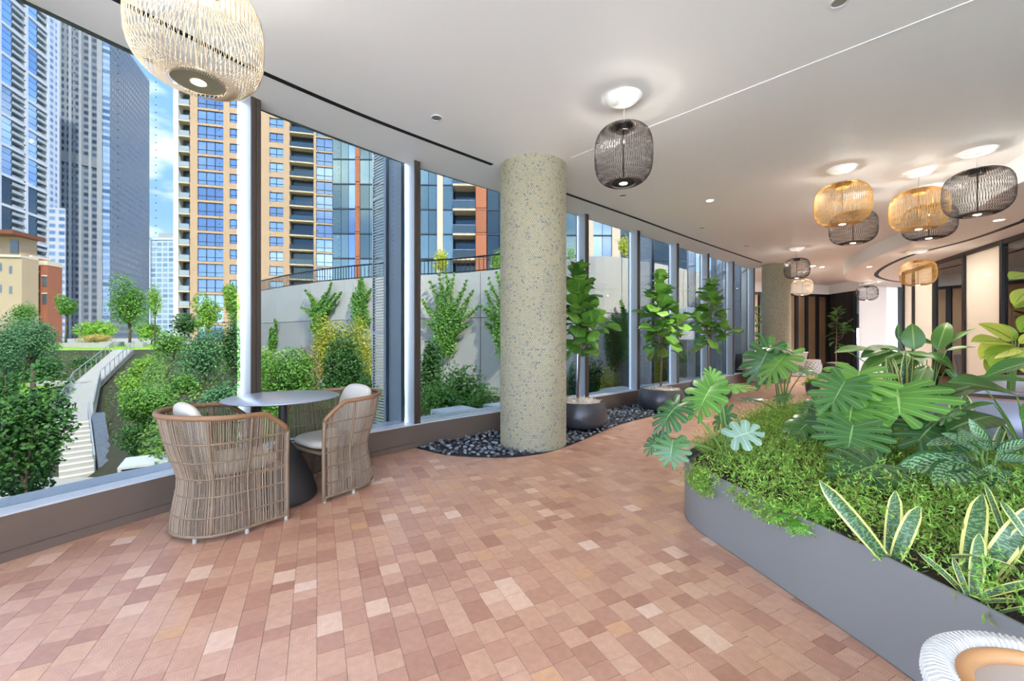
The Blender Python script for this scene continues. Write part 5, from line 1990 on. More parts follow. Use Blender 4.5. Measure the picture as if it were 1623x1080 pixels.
def build_vents():
    PAN = mat('vent_top', 'd6d8d6', 0.4, 0.1)
    for (px, py, Y, w, d, h, rz, lab) in ((243, 728, 9.0, 0.95, 0.8, 0.42, 0.6, 'white louvred metal vent box below the large window'), (722, 650, 6.6, 0.55, 0.45, 0.35, 0.74, 'low vent box outside the pane before the tiled column'),
                                         (800, 642, 7.2, 0.5, 0.45, 0.35, 0.74, 'vent box half hidden by the tiled column'), (985, 617, 8.6, 0.75, 0.45, 0.35, 0.74, 'vent box outside behind the first fig tree'),
                                         (1084, 602, 10.3, 0.6, 0.45, 0.35, 0.74, 'vent box outside behind the third fig tree')):
        p = at(px, py, Y)
        t = thing('vent_box', lab, 'vent box', (p.x, p.y, p.z - h), rz, 'louvred vent boxes outdoors')
        mb = MB()
        mb.box((0, 0, h - 0.015), (w + .06, d + .06, 0.05))
        mb.build('lid', PAN, t)
        mb = MB()
        mb.box((0, 0, h / 2 - 1.2), (w - .06, d - .06, h + 2.3))
        mb.build('body', mat('vent_dark', '4b5052', 0.6), t)
        for j in range(5):
            mb = MB()
            mb.box((0, 0, 0.03 + j * (h - .06) / 5), (w, d, 0.028))
            mb.build('louvre', PAN, t)
        for sx in (-1, 1):
            for sy in (-1, 1):
                mb = MB()
                mb.box((sx * (w / 2), sy * (d / 2), h / 2), (0.05, 0.05, h))
                mb.build('corner_post', PAN, t)
build_vents()

def build_fins():
    for n, dens, bl, po, x0, x1, lab in (
            (5, 0, (0.0, 0.26), 0.29, 0.33, 0.64, 'slatted aluminium sun fin outside the pane before the tiled column'),
            (9, 1, None, 0.34, 0.38, 0.78, 'perforated metal sun fin outside behind the second fig tree'),
            (10, 1, None, None, 0.06, 0.24, 'perforated metal sun fin outside behind the third fig tree'),
            (11, 1, (0.2, 0.32), None, 0.04, 0.18, 'perforated metal sun fin near the last window'),
            (12, 1, (0.1, 0.3), None, 0.33, 0.5, 'perforated metal sun fin at the last mullion')):
        b = Vector(MUL[n])
        a = Vector(MUL[n - 1])
        d = (b - a).normalized()
        nr = Vector((-d.y, d.x))
        base = b + nr * 0.26 + d * 0.02
        rz = math.atan2(nr.y, nr.x)
        t = thing('sun_fin', lab, 'sun fin', (base.x, base.y, 0), rz, 'vertical sun fins outside the windows')
        if bl:
            mb = MB()
            mb.box(((bl[0] + bl[1]) / 2, 0, 1.2), (bl[1] - bl[0], 0.05, 5.4))
            mb.build('blade', FINDK, t)
        if po:
            mb = MB()
            mb.box((po, 0, 1.2), (0.05, 0.12, 5.4))
            mb.build('post', FINDK, t)
        for x in (x0, x1):
            mb = MB()
            mb.box((x, 0, 1.2), (0.02, 0.03, 5.4))
            mb.build('edge_bar', LOUV, t)
        for z in (-0.4, 1.3, 3.0):
            mb = MB()
            mb.box(((x0 + x1) / 2, 0, z), (x1 - x0, 0.035, 0.03))
            mb.build('cross_bar', LOUV, t)
        mb = MB()
        z = -1.3
        while z < 3.9:
            mb.box(((x0 + x1) / 2, 0, z), (x1 - x0, 0.02, 0.012 if not dens else 0.011))
            z += 0.036 if not dens else 0.042
        if dens:
            k = x0 + 0.042
            while k < x1:
                mb.box((k, 0, 1.2), (0.010, 0.016, 5.2))
                k += 0.042
        mb.build('slats', LOUV, t, kind='stuff')
build_fins()

# ------------------------------------------------------------------ outdoors: vegetation
def leaf_quads(rg, pos, nrm, size, asp=0.5):
    n = len(pos)
    tn = rg.normal(size=(n, 3))
    nrm = nrm / np.linalg.norm(nrm, axis=1)[:, None]
    tn -= nrm * (tn * nrm).sum(1)[:, None]
    tn /= np.linalg.norm(tn, axis=1)[:, None] + 1e-9
    bt = np.cross(nrm, tn)
    s = size * rg.uniform(0.65, 1.25, n)[:, None]
    q = np.stack([pos - tn * s * .5, pos + bt * s * asp * .5 - nrm * s * .08, pos + tn * s * .5 - nrm * s * .1, pos - bt * s * asp * .5 - nrm * s * .08], 1)
    return q.reshape(-1, 3)
def cloud(rg, blobs, n, size, asp=0.5):
    w = np.array([b[1][0] * b[1][2] for b in blobs])
    k = rg.choice(len(blobs), n, p=w / w.sum())
    c = np.array([b[0] for b in blobs])[k]
    r = np.array([b[1] for b in blobs])[k]
    d = rg.normal(size=(n, 3))
    d /= np.linalg.norm(d, axis=1)[:, None]
    rad = rg.uniform(0.25, 1, n) ** 0.5
    pos = c + d * r * rad[:, None]
    nrm = d * 0.7 + rg.normal(size=(n, 3)) * 0.55 + np.array([0, 0, 0.55])
    return leaf_quads(rg, pos, nrm, size, asp)
LM = {
    'dark': leafmat('leaf_dark', '2f5827', '568a3c', 0.5, 0.25), 'mid': leafmat('leaf_mid', '4f8230', '86b84c', 0.5, 0.3),
    'light': leafmat('leaf_light', '79a836', 'abd257', 0.5, 0.35), 'yellow': leafmat('leaf_yellow', '9aa62c', 'd0cf4a', 0.5, 0.35),
    'blue': leafmat('leaf_blue_green', '467a4c', '76a66c', 0.55, 0.25), 'lime': leafmat('leaf_lime', 'c0cc2e', 'e3e548', 0.5, 0.4),
    'pink': leafmat('leaf_pink_mixed', '6a8a3a', 'c98a7a', 0.55, 0.25), 'tan': leafmat('leaf_tan_grass', 'b89a55', 'd8c07a', 0.6, 0.3)}
TRUNK = mat('tree_bark', '5d4e40', 0.85, noise=(8, 0.3))
veg_i = [100]
def veg(kind, label, cat, px, py, Y, rx, ry, m, leafpx=7, dens=1.0, asp=0.5, group=None, stem_to=None, nblob=7, trunk_r=None, flat=0.8):
    """px, py, rx, ry describe the crown as seen; it is built as a real volume at depth Y"""
    veg_i[0] += 1
    rg = np.random.default_rng(veg_i[0])
    c = at(px, py, Y)
    sec = math.hypot(1, (px - CX) / F)
    Rx, Rz = rx / F * Y / sec, ry / F * Y
    leafpx = leafpx * 0.72
    size = leafpx / F * Y
    base_z = ground_z(c.x, c.y) if stem_to is None else stem_to
    if kind in ('garden_shrub', 'ornamental_grass') and stem_to is None:
        top_z = c.z + Rz
        if 0 < c.z - Rz - base_z < 1.5:
            c.z = (top_z + base_z) / 2
            Rz = (top_z - base_z) / 2 * 1.04
            ry = Rz / Y * F
    t = thing(kind, label, cat, (c.x, c.y, base_z), 0, group)
    off = np.array([0, 0, c.z - base_z])
    blobs = []
    for i in range(nblob):
        d = rg.normal(size=3)
        d /= np.linalg.norm(d)
        f = rg.uniform(0.25, 0.62)
        s = rg.uniform(0.42, 0.62)
        blobs.append((off + d * np.array([Rx, Rx * flat, Rz]) * f, np.array([Rx, Rx * flat, Rz]) * s))
    blobs.append((off, np.array([Rx, Rx * flat, Rz]) * 0.66))
    n = int(min(15000, max(300, 3.8 * dens * math.pi * rx * ry / (leafpx * leafpx * asp * 0.5) * 0.5)))
    V = cloud(rg, blobs, n, size, asp)
    me = np_mesh('foliage', V, np.arange(len(V)).reshape(-1, 4), LM[m])
    link('foliage', me, t, kind='stuff')
    tr = trunk_r or max(0.03, Rx * 0.035)
    top = off[2]
    mb = MB()
    mb.tube([(0, 0, -0.3), (tr * .6, 0, top * .35), (0, tr * .4, top)], [tr, tr * .85, tr * .45], 7)
    mb.build('trunk', TRUNK, t, smooth='all')
    for i in range(4):
        a = rg.uniform(0, 6.28)
        mb = MB()
        mb.tube([(0, 0, top - Rz * .75), (math.cos(a) * Rx * .3, math.sin(a) * Rx * .25, top - Rz * .25), (math.cos(a) * Rx * .55, math.sin(a) * Rx * .45, top + Rz * .2)], [tr * .5, tr * .35, tr * .15], 5)
        mb.build('branch', TRUNK, t)
    return t
def build_garden():
    T, S = 'trees outside', 'shrubs outside'
    veg('maple_tree', 'dark leafy maple crown close outside at the left picture edge', 'tree', 40, 690, 7.0, 112, 112, 'dark', 10, 1.0, 0.75, T, nblob=12)
    veg('maple_tree', 'lower dark maple branches hanging over the pale landing', 'tree', 30, 742, 8.0, 105, 58, 'dark', 9, 1.0, 0.75, T)
    veg('locust_tree', 'feathery green tree with a bare trunk on the small lawn at left', 'tree', 50, 540, 26, 62, 52, 'blue', 5, 1.3, 0.4, T, trunk_r=0.16)
    veg('locust_tree', 'blue-green feathery tree at the left edge in front of the low beige building', 'tree', 8, 555, 22, 45, 60, 'blue', 5.5, 1.3, 0.4, T)
    veg('locust_tree', 'thin-topped green tree in front of the brick building', 'tree', 38, 500, 34, 34, 26, 'mid', 5, 0.9, 0.45, T)
    veg('lawn_tree', 'sunlit green tree on the lawn in front of the grey tower', 'tree', 205, 484, 50, 46, 50, 'mid', 5.5, 1.1, 0.5, T, trunk_r=0.16, nblob=10)
    veg('lawn_tree', 'airy smaller tree right of the sunlit lawn tree', 'tree', 245, 478, 56, 20, 34, 'light', 4.5, 0.7, 0.5, T, trunk_r=0.12)
    veg('lawn_tree', 'small round tree left of the sunlit lawn tree', 'tree', 104, 485, 60, 30, 20, 'mid', 4.5, 1.2, 0.55, T, trunk_r=0.15)
    for (px, py, Y, rx, ry, m, lab) in (
        (150, 521, 62, 48, 21, 'light', 'long clipped hedge at the back of the lawn'), (240, 527, 58, 34, 18, 'light', 'round bright shrub behind the lawn right of the tree'),
        (60, 583, 36, 72, 26, 'dark', 'dark shrub bank on the slope left of the path'), (10, 605, 30, 40, 22, 'dark', 'dark shrubs at the left edge above the side path'),
        (135, 578, 40, 34, 15, 'dark', 'dark creeping shrubs just below the lawn'), (158, 536, 57, 46, 9, 'tan', 'band of tan ornamental grass before the hedge')):
        veg('garden_shrub' if m != 'tan' else 'ornamental_grass', lab, 'shrub' if m != 'tan' else 'grass', px, py, Y, rx, ry, m, 5, 1.2, 0.55 if m != 'tan' else 0.2, S)
    for (px, py, Y, rx, ry, m, lp, lab) in (
        (228, 585, 26, 34, 26, 'light', 6, 'light green shrub along the upper path'), (205, 612, 22, 34, 24, 'light', 6, 'bright green shrub beside the middle handrail'),
        (262, 588, 24, 22, 14, 'pink', 5, 'shrub with a few pink blooms left of the bamboo'),
        (275, 548, 28, 36, 28, 'mid', 6, 'green shrub below the lawn edge at the right'), (292, 512, 30, 34, 24, 'dark', 6, 'dark conifer-like shrub behind the bamboo'),
        (330, 500, 19, 34, 36, 'light', 6, 'tall yellow-green bush left of the window post'), (372, 478, 17, 24, 46, 'light', 6, 'tall light green bush against the end of the retaining wall'),
        (325, 558, 16, 52, 48, 'blue', 6, 'large blue-green feathery bush left of the window post'), (374, 560, 13, 34, 60, 'dark', 6, 'dark tall bush next to the window post'),
        (292, 612, 14, 44, 30, 'mid', 7, 'green bush sloping down beside the drain channel'), (236, 636, 11.5, 58, 36, 'mid', 7, 'small fine-leaved tree with a slim trunk by the stairs'),
        (345, 632, 9.5, 56, 34, 'blue', 7, 'blue-green bush behind the near rattan chair'), (300, 690, 9.0, 44, 34, 'dark', 7, 'dark low bush beside the vent box'),
        (215, 690, 13, 40, 26, 'dark', 6, 'dark undergrowth between channel and vent box'), (355, 700, 7.5, 46, 34, 'blue', 8, 'bluish bush low behind the near rattan chair'),
        (255, 668, 11, 36, 22, 'dark', 6, 'shaded shrub under the slim tree'),
        (455, 590, 11, 62, 42, 'mid', 7, 'bright green bush filling the pane behind the table'), (430, 566, 13, 34, 24, 'light', 6, 'yellowish bush at the foot of the bare concrete wall'),
        (486, 565, 13, 40, 22, 'pink', 5, 'reddish-tipped shrub along the retaining wall'), (520, 520, 14, 36, 34, 'yellow', 6, 'yellow-green climber bush low on the retaining wall'),
        (568, 520, 13, 34, 44, 'yellow', 6, 'yellow-green bush beside the slatted fin'), (545, 572, 9.5, 56, 52, 'dark', 6, 'dark feathery sumac bush before the retaining wall'),
        (500, 628, 8.0, 70, 30, 'mid', 8, 'green bush just outside behind the far chair'), (575, 625, 7.6, 30, 40, 'mid', 7, 'leafy bush between far chair and slatted fin'), (425, 640, 8, 34, 36, 'mid', 8, 'leafy bush right behind the window post'),
        (728, 596, 8.6, 66, 44, 'mid', 9, 'bright green bush in the pane before the tiled column'), (700, 640, 7.2, 46, 34, 'mid', 9, 'low green bush outside near the sill before the column'),
        (766, 630, 7.6, 46, 36, 'mid', 9, 'green bush outside directly left of the column'), (682, 560, 11, 26, 34, 'dark', 7, 'dark shrub at the foot of the fan-shaped ivy'),
        (906, 610, 9.0, 16, 60, 'blue', 6, 'shrub glimpsed between column and first fig tree'),
        (974, 548, 9.9, 20, 46, 'dark', 5, 'upright juniper-like bush behind the first fig tree'), (968, 596, 9.3, 34, 26, 'yellow', 6, 'yellow-green bush outside beside the first fig tree'),
        (944, 578, 10.0, 22, 26, 'dark', 6, 'dark bush outside under the concrete wall by the first fig tree'),
        (1046, 590, 10.4, 24, 40, 'yellow', 6, 'yellow bush outside behind the second fig tree'), (1085, 592, 11.6, 22, 50, 'light', 6, 'light bush outside between second and third fig trees'),
        (1050, 470, 11.3, 16, 30, 'mid', 6, 'climbing shrub high on the wall behind the second fig tree')):
        veg('garden_shrub', lab, 'shrub', px, py, Y, rx, ry, m, lp, 2.0 if Y < 12.5 else 1.3, 0.5, S)
    for (px, py, Y, rx, ry, m, lab) in ((698, 412, 19, 16, 26, 'lime', 'bright yellow conical tree on the upper street'), (788, 412, 19, 14, 26, 'light', 'lime green tree on the upper street beside the column'),
                                       (906, 412, 17, 12, 24, 'light', 'lime tree on the upper street right of the column'), (990, 390, 16, 14, 22, 'lime', 'yellow-green tree on the upper street beyond the first fig'), (362, 462, 34, 16, 20, 'light', 'light tree top left of the window post')):
        veg('street_tree', lab, 'tree', px, py, Y, rx, ry, m, 5, 1.2, 0.5, T, stem_to=TOPZ - 0.3 if px > 400 else None)
    # ivy on the retaining wall
    def ivy(root, tips, label, seed, fat=9):
        rg = np.random.default_rng(seed)
        P = []
        t = thing('ivy_vine', label, 'ivy', (0, 0, 0), 0, 'ivy climbing the retaining wall')
        o0 = wall_pt(root[0], 0.16)
        t.location = (o0.x, o0.y, 0)
        mb = MB()
        for tp in tips:
            pts = []
            for k in range(15):
                u = k / 14
                x = root[0] + (tp[0] - root[0]) * u ** 1.35 + 3 * math.sin(u * 6 + tp[0])
                y = root[1] + (tp[1] - root[1]) * u ** 0.85
                w = wall_pt(x, 0.16)
                z = CAMZ - (y - HY) / F * w.y
                pts.append(Vector((w.x - o0.x, w.y - o0.y, z)))
                m = int(26 * (1.25 - u) + 6)
                r = fat * (1.15 - u) * w.y / F
                q = np.array(pts[-1][:]) + rg.normal(size=(m, 3)) * np.array([r, r * .25, r]) * .6
                P.append(q + np.array([0, -0.08, 0]))
            mb.tube(pts, [0.02 * (1.1 - k / 14) + .003 for k in range(15)], 4)
        mb.build('stems', TRUNK, t)
        P = np.concatenate(P)
        nr = rg.normal(size=P.shape) * .6 + np.array([0, -1, .4])
        V = leaf_quads(rg, P, nr, 5.0 / F * o0.y, 0.6)
        link('foliage', np_mesh('foliage', V, np.arange(len(V)).reshape(-1, 4), LM['mid']), t, kind='stuff')
    ivy((706, 552), ((672, 476), (682, 448), (694, 436), (707, 433), (722, 436), (738, 446), (752, 462), (756, 486), (742, 515), (676, 510)), 'fan-shaped ivy spreading up the concrete wall left of the column', 1)
    ivy((800, 555), ((768, 462), (778, 442), (790, 432), (764, 486), (772, 512)), 'ivy partly hidden behind the left side of the column', 2)
    ivy((506, 520), ((482, 488), (488, 462), (497, 474), (511, 470), (524, 450), (534, 466), (545, 464)), 'branching ivy above the yellow-green bush', 3, 6)
    ivy((572, 510), ((560, 466), (568, 446), (576, 442), (586, 460)), 'ivy column beside the slatted fin', 4, 9)
    ivy((434, 552), ((433, 520), (437, 507)), 'thin upright ivy strip on the bare concrete wall', 5, 4)
    ivy((985, 560), ((972, 500), (984, 478), (992, 492), (960, 520)), 'ivy on the wall behind the first fig tree', 6, 7)
build_garden()

def build_groundcover_outside():
    rg = np.random.default_rng(77)
    P, N_ = [], []
    k = 0
    while k < 34000:
        Y = rg.uniform(6.5, 40)
        if rg.random() < 0.2:
            Y = rg.uniform(9, 30)
            px = rg.uniform(166, 262)
            x = (px - CX) / F * Y
            P.append((x, Y, ground_z(x, Y) + rg.uniform(0, .35)))
            k += 1
            continue
        if rg.random() < 0.25:
            Y = rg.uniform(24, 45)
            px = rg.uniform(-40, 130 + max(0, Y - 33) * 5)
            x = (px - CX) / F * Y
            P.append((x, Y, ground_z(x, Y) + rg.uniform(0, .5)))
            k += 1
            continue
        px = rg.uniform(168, 1000)
        x = (px - CX) / F * Y
        if Y > wall_pt(px).y - 0.15 and px > 366: continue
        if px < 215 and Y > 34: continue
        if x > -1.2 and Y < 6.9 + 0.9 * (x + 1.2) : continue
        h = 0.12 + 0.35 * (0.5 + 0.5 * math.sin(x * 1.7) * math.cos(Y * 1.3))
        P.append((x, Y, ground_z(x, Y) + rg.uniform(0, h)))
        k += 1
    P = np.array(P)
    V = leaf_quads(rg, P, rg.normal(size=P.shape) * .6 + np.array([0, -.3, .9]), 0.13, 0.5)
    m = leafmat('leaf_groundcover', '416a28', '7fa544', 0.5, 0.25)
    tag(link('garden_undergrowth', np_mesh('undergrowth', V, np.arange(len(V)).reshape(-1, 4), m)), 'low green undergrowth carpeting the planted slope outside', 'undergrowth', kind='stuff')
build_groundcover_outside()

def build_benches():
    for (px, py, Y, w, lab) in ((128, 541, 50, 3.2, 'pale stone bench block at the left of the lawn'), (155, 542, 48, 2.6, 'pale stone bench block nearest the handrail'), (176, 535, 54, 2.4, 'smaller stone block behind the others'), (217, 543, 50, 1.6, 'stone block near the lawn tree trunk')):
        p = at(px, py, Y)
        mb = MB()
        mb.box((0, 0, 0.0), (w, 0.9, 0.5))
        mb.box((0.05, 0.02, 0.27), (w - .12, 0.8, 0.06))
        o = mb.build('stone_bench', PAVE, loc=(p.x, p.y, ground_z(p.x, p.y) + 0.25), rz=0.3)
        tag(o, lab, 'bench', 'stone benches on the lawn')
build_benches()

# ------------------------------------------------------------------ outdoors: towers
class Face:
    def __init__(s, px0, Y0, dx, dy):
        p = at(px0, HY, Y0)
        s.p = Vector((p.x, p.y))
        s.d = Vector((dx, dy)).normalized()
        n = Vector((-s.d.y, s.d.x))
        s.n = n if n.dot(-s.p) > 0 else -n
        s.rz = math.atan2(s.d.y, s.d.x)
    def s(self, px):
        k = (px - CX) / F
        return (k * self.p.y - self.p.x) / (self.d.x - k * self.d.y)
    def xy(self, s, out=0.0): return self.p + self.d * s + self.n * out
    def z(self, px, py): return CAMZ - (py - HY) / F * self.xy(self.s(px)).y
    def box(self, mb, s0, s1, z0, z1, o0, o1):
        c = self.xy((s0 + s1) / 2, (o0 + o1) / 2)
        mb.box((c.x, c.y, (z0 + z1) / 2), (abs(s1 - s0), abs(o1 - o0), abs(z1 - z0)), self.rz)
    def quad(self, mb, s0, s1, z0, z1, out):
        a, b = self.xy(s0, out), self.xy(s1, out)
        q = [(a.x, a.y, z0), (b.x, b.y, z0), (b.x, b.y, z1), (a.x, a.y, z1)]
        mb.quad(*q, uv=[(s0, z0), (s1, z0), (s1, z1), (s0, z1)])
def skyglass(name, col, rough=0.06, metal=0.75, objr=0.25):
    return mat(name, col, rough, metal, objr=objr)
GB = skyglass('tower_glass_blue', '9db8d6')
GD = skyglass('tower_glass_dark', '4d5f68', 0.08, 0.6, 0.4)
GG = skyglass('tower_glass_green', '8fa6a4', 0.07, 0.7, 0.35)
GW = skyglass('tower_glass_pale', 'b3cbe0')
FR = mat('tower_frame', '39424c', 0.5)
BEI = mat('beige_precast', 'c2a281', 0.8, noise=(0.2, 0.06))
CRM = mat('cream_slab', 'd9c3a2', 0.8)
GUARD = mat('balcony_guard', 'a9b4b6', 0.2, 0.3)
def build_beige_tower():
    f = Face(330, 83, 0.971, 0.237)
    t = thing('beige_tower', 'beige apartment tower with blue window bands and balconies across the street', 'tower')
    S = f.s
    P = 3.08
    ztop = f.z(330, 151)
    rows = range(-3, 17)
    zb = -1.0
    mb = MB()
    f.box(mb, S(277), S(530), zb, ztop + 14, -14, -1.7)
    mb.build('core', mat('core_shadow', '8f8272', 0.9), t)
    def pier(a, b, name='wall_pier', m=BEI, o=0.0):
        mb = MB()
        f.box(mb, S(a), S(b), zb, ztop + 14, -1.7, o)
        mb.build(name, m, t)
    pier(275, 283, 'corner_pier', mat('white_precast', 'd9d5cd', 0.7), 0.1)
    for a, b in ((301, 313), (354, 364), (384, 427), (449, 459), (497, 501)): pier(a, b)
    cols = ((313, 354, 2.62, 3, GB, 'window'), (364, 384, 1.9, 2, GB, 'window'), (427, 449, 1.95, 2, GW, 'window'), (501, 527, 2.75, 2, GW, 'window'))
    meshes = {}
    for (a, b, h, nm, g, name) in cols:
        mb = MB()
        w = S(b) - S(a)
        mb.m = 1
        mb.box((0, -0.25, h / 2), (w, 0.06, h))
        mb.m = 0
        fw = 0.10
        mb.box((0, -0.18, fw / 2), (w, 0.14, fw))
        mb.box((0, -0.18, h - fw / 2), (w, 0.14, fw))
        for i in range(nm + 1): mb.box((-w / 2 + w * i / nm, -0.18, h / 2), (fw, 0.14, h))
        mb.box((0, -0.19, h * 0.34), (w, 0.10, 0.08))
        meshes[(a, b)] = mb.mesh('window', [FR, g])
    # orientation: local +Y must point to the viewer side
    flip = f.n.dot(Vector((-f.d.y, f.d.x))) > 0
    rz = f.rz if flip else f.rz
    for k in rows:
        zt = ztop - k * P
        if zt < 1.5: continue
        for (a, b, h, nm, g, name) in cols:
            c = f.xy((S(a) + S(b)) / 2)
            Mx = Matrix.Translation((c.x, c.y, zt - h)) @ Matrix(((f.d.x, f.n.x, 0, 0), (f.d.y, f.n.y, 0, 0), (0, 0, 1, 0), (0, 0, 0, 1)))
            link('window', meshes[(a, b)], t, basis=Mx)
            mb = MB()
            f.box(mb, S(a), S(b), zt, zt + (P - h), -1.7, 0.0)
            mb.build('spandrel', BEI, t)
        for (a, b, g, deep) in ((284, 301, GD, 1.5), (459, 497, GD, 1.5)):
            mb = MB()
            f.box(mb, S(a), S(b), zt + 0.35, zt + 0.62, -1.7, 0.25)
            slab = mb.build('balcony_slab', CRM, t)
            mb = MB()
            f.quad(mb, S(a), S(b), zt - 2.45, zt + 0.35, -1.55)
            mb.build('balcony_door', g, t)
            mb = MB()
            f.box(mb, S(a) + .05, S(b) - .05, zt - 2.4, zt - 1.45, 0.14, 0.18)
            mb.build('balcony_guard', GUARD if a < 400 else GD, slab)
build_beige_tower()

def build_glass_tower():
    f = Face(735, 52, 1.0, 0.03)
    t = thing('green_glass_tower', 'greenish glass tower with copper panels and balconies above the retaining wall', 'tower')
    S = f.s
    COP = mat('copper_cladding', 'b8714c', 0.55, 0.2, objr=0.12)
    CRE = mat('cream_pilaster', 'e3cdb0', 0.7)
    lev = [11.1 + 3.1 * k for k in range(-4, 9)]
    mb = MB()
    f.box(mb, S(528), S(1090), 0, 40, -14, -2.0)
    mb.build('core', mat('glass_core', '3c4448', 0.6), t)
    glassb = ((527, 540, GG), (540, 552, GG), (552, 563, GB), (570, 585, GG), (585, 640, GG), (640, 666, GG), (666, 679, GG), (679, 693, GG), (702, 718, GG), (772, 791, GD), (791, 850, GD), (850, 931, GG), (940, 955, GW), (955, 970, GW), (983, 1030, GD), (1030, 1090, GD))
    for z in lev:
        for (a, b, g) in glassb:
            mb = MB()
            f.box(mb, S(a) + .03, S(b) - .03, z + 0.12, z + 3.0, -0.25, -0.10)
            mb.build('glass_panel', g, t)
        for (a, b, m) in ((563, 570, COP), (754, 771, COP)):
            mb = MB()
            f.box(mb, S(a), S(b), z + 0.28, z + 3.05, -0.3, 0.05)
            mb.build('copper_panel', m, t)
            mb = MB()
            f.box(mb, S(a), S(b), z, z + 0.22, -0.3, 0.02)
            mb.build('copper_band', m, t)
        mb = MB()
        f.box(mb, S(718), S(753.5), z - 0.18, z + 0.08, -1.9, 0.35)
        mb.build('balcony_slab', CRM, t)
        mb = MB()
        f.box(mb, S(718), S(753.5), z + 0.1, z + 2.9, -1.95, -1.85)
        mb.build('balcony_door', GD, t)
        mb = MB()
        f.box(mb, S(718.5), S(753), z + 0.1, z + 1.12, 0.24, 0.27)
        mb.build('balcony_guard', skyglass('guard_glass', '5c6c72', 0.1, 0.5) if z == lev[0] else bpy.data.materials['guard_glass'], t)
        mb = MB()
        f.box(mb, S(718.5), S(753), z + 1.1, z + 1.16, 0.22, 0.30)
        mb.build('guard_rail', STEEL, t)
        mb = MB()
        f.box(mb, S(527), S(718), z - 0.05, z + 0.10, -0.3, -0.05)
        f.box(mb, S(771), S(1090), z - 0.05, z + 0.10, -0.3, -0.05)
        mb.build('floor_line', FR, t)
    for (a, b) in ((693, 702), (931, 940), (970, 983)):
        mb = MB()
        f.box(mb, S(a), S(b), 0, 40, -2.0, 0.12)
        mb.build('pilaster', CRE, t)
build_glass_tower()

def build_white_tower():
    """leftmost tower: white frame, glass bays and balcony stacks"""
    f = Face(0, 165, -0.296, 0.955)
    t = thing('white_grid_tower', 'white-framed glass tower with balcony stacks at the left picture edge', 'tower')
    S = f.s
    WT = mat('white_frame', 'bcbfc4', 0.6)
    BAL = mat('balcony_grey', '9aa3a8', 0.6)
    s0, s1 = S(-60), S(92)
    FH = 3.05
    H = 165
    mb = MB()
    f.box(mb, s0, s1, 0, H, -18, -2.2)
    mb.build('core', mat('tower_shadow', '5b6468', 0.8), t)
    def bay(a, b, kind):
        z = 6.0
        while z < H - 4:
            if kind == 'g':
                mb = MB()
                f.box(mb, S(a), S(b), z + .5, z + 4 * FH, -0.8, -0.4)
                mb.build('glass_bay', GB if z > 62 else GD, t)
                mb = MB()
                for j in range(1, 4): f.box(mb, S(a), S(b), z + j * FH - .08, z + j * FH + .08, -0.4, -0.34)
                mb.build('glazing_bars', FR, t)
            else:
                for j in range(4):
                    mb = MB()
                    f.box(mb, S(a), S(b), z + j * FH + .2, z + j * FH + .5, -2.2, 0.0)
                    f.box(mb, S(a), S(b), z + j * FH + .5, z + j * FH + 1.45, -0.2, -0.1)
                    mb.build('balcony', BAL, t)
            z += 4 * FH
    for a, b, k in ((-44, -24, 'g'), (-24, -3, 'b'), (1, 20, 'g'), (20, 39.5, 'b'), (43.5, 60, 'g'), (60, 74.5, 'b')): bay(a, b, k)
    for a, b in ((-3, 1), (39.5, 43.5), (74.5, 78), (90, 93)):
        mb = MB()
        f.box(mb, S(a), S(b), 0, H + 1, -2.2, 0.3)
        mb.build('pier', WT, t)
    z = 6.0
    while z < H:
        mb = MB()
        f.box(mb, s0, S(78), z - .6, z + .5, -2.2, 0.25)
        mb.build('band', WT, t)
        z += 4 * FH
    wn = gridmat('white_tower_windows', 3.2, 3.05, 0.62, 0.52, 'b4b7bc', '506f96', '7d9cc0', 0.15, 0.6)
    mb = MB()
    f.quad(mb, S(78), S(90), 0, H, 0.15)
    mb.build('end_windows', wn, t)
    # lower wing stepping out to the right
    g = Face(78, 178, 1.0, 0.35)
    mb = MB()
    g.quad(mb, g.s(78), g.s(104), 0, g.z(95, 330), 0.0)
    a, b = g.xy(g.s(104)), g.xy(g.s(104), -20)
    mb.build('lower_wing', wn, t)
build_white_tower()

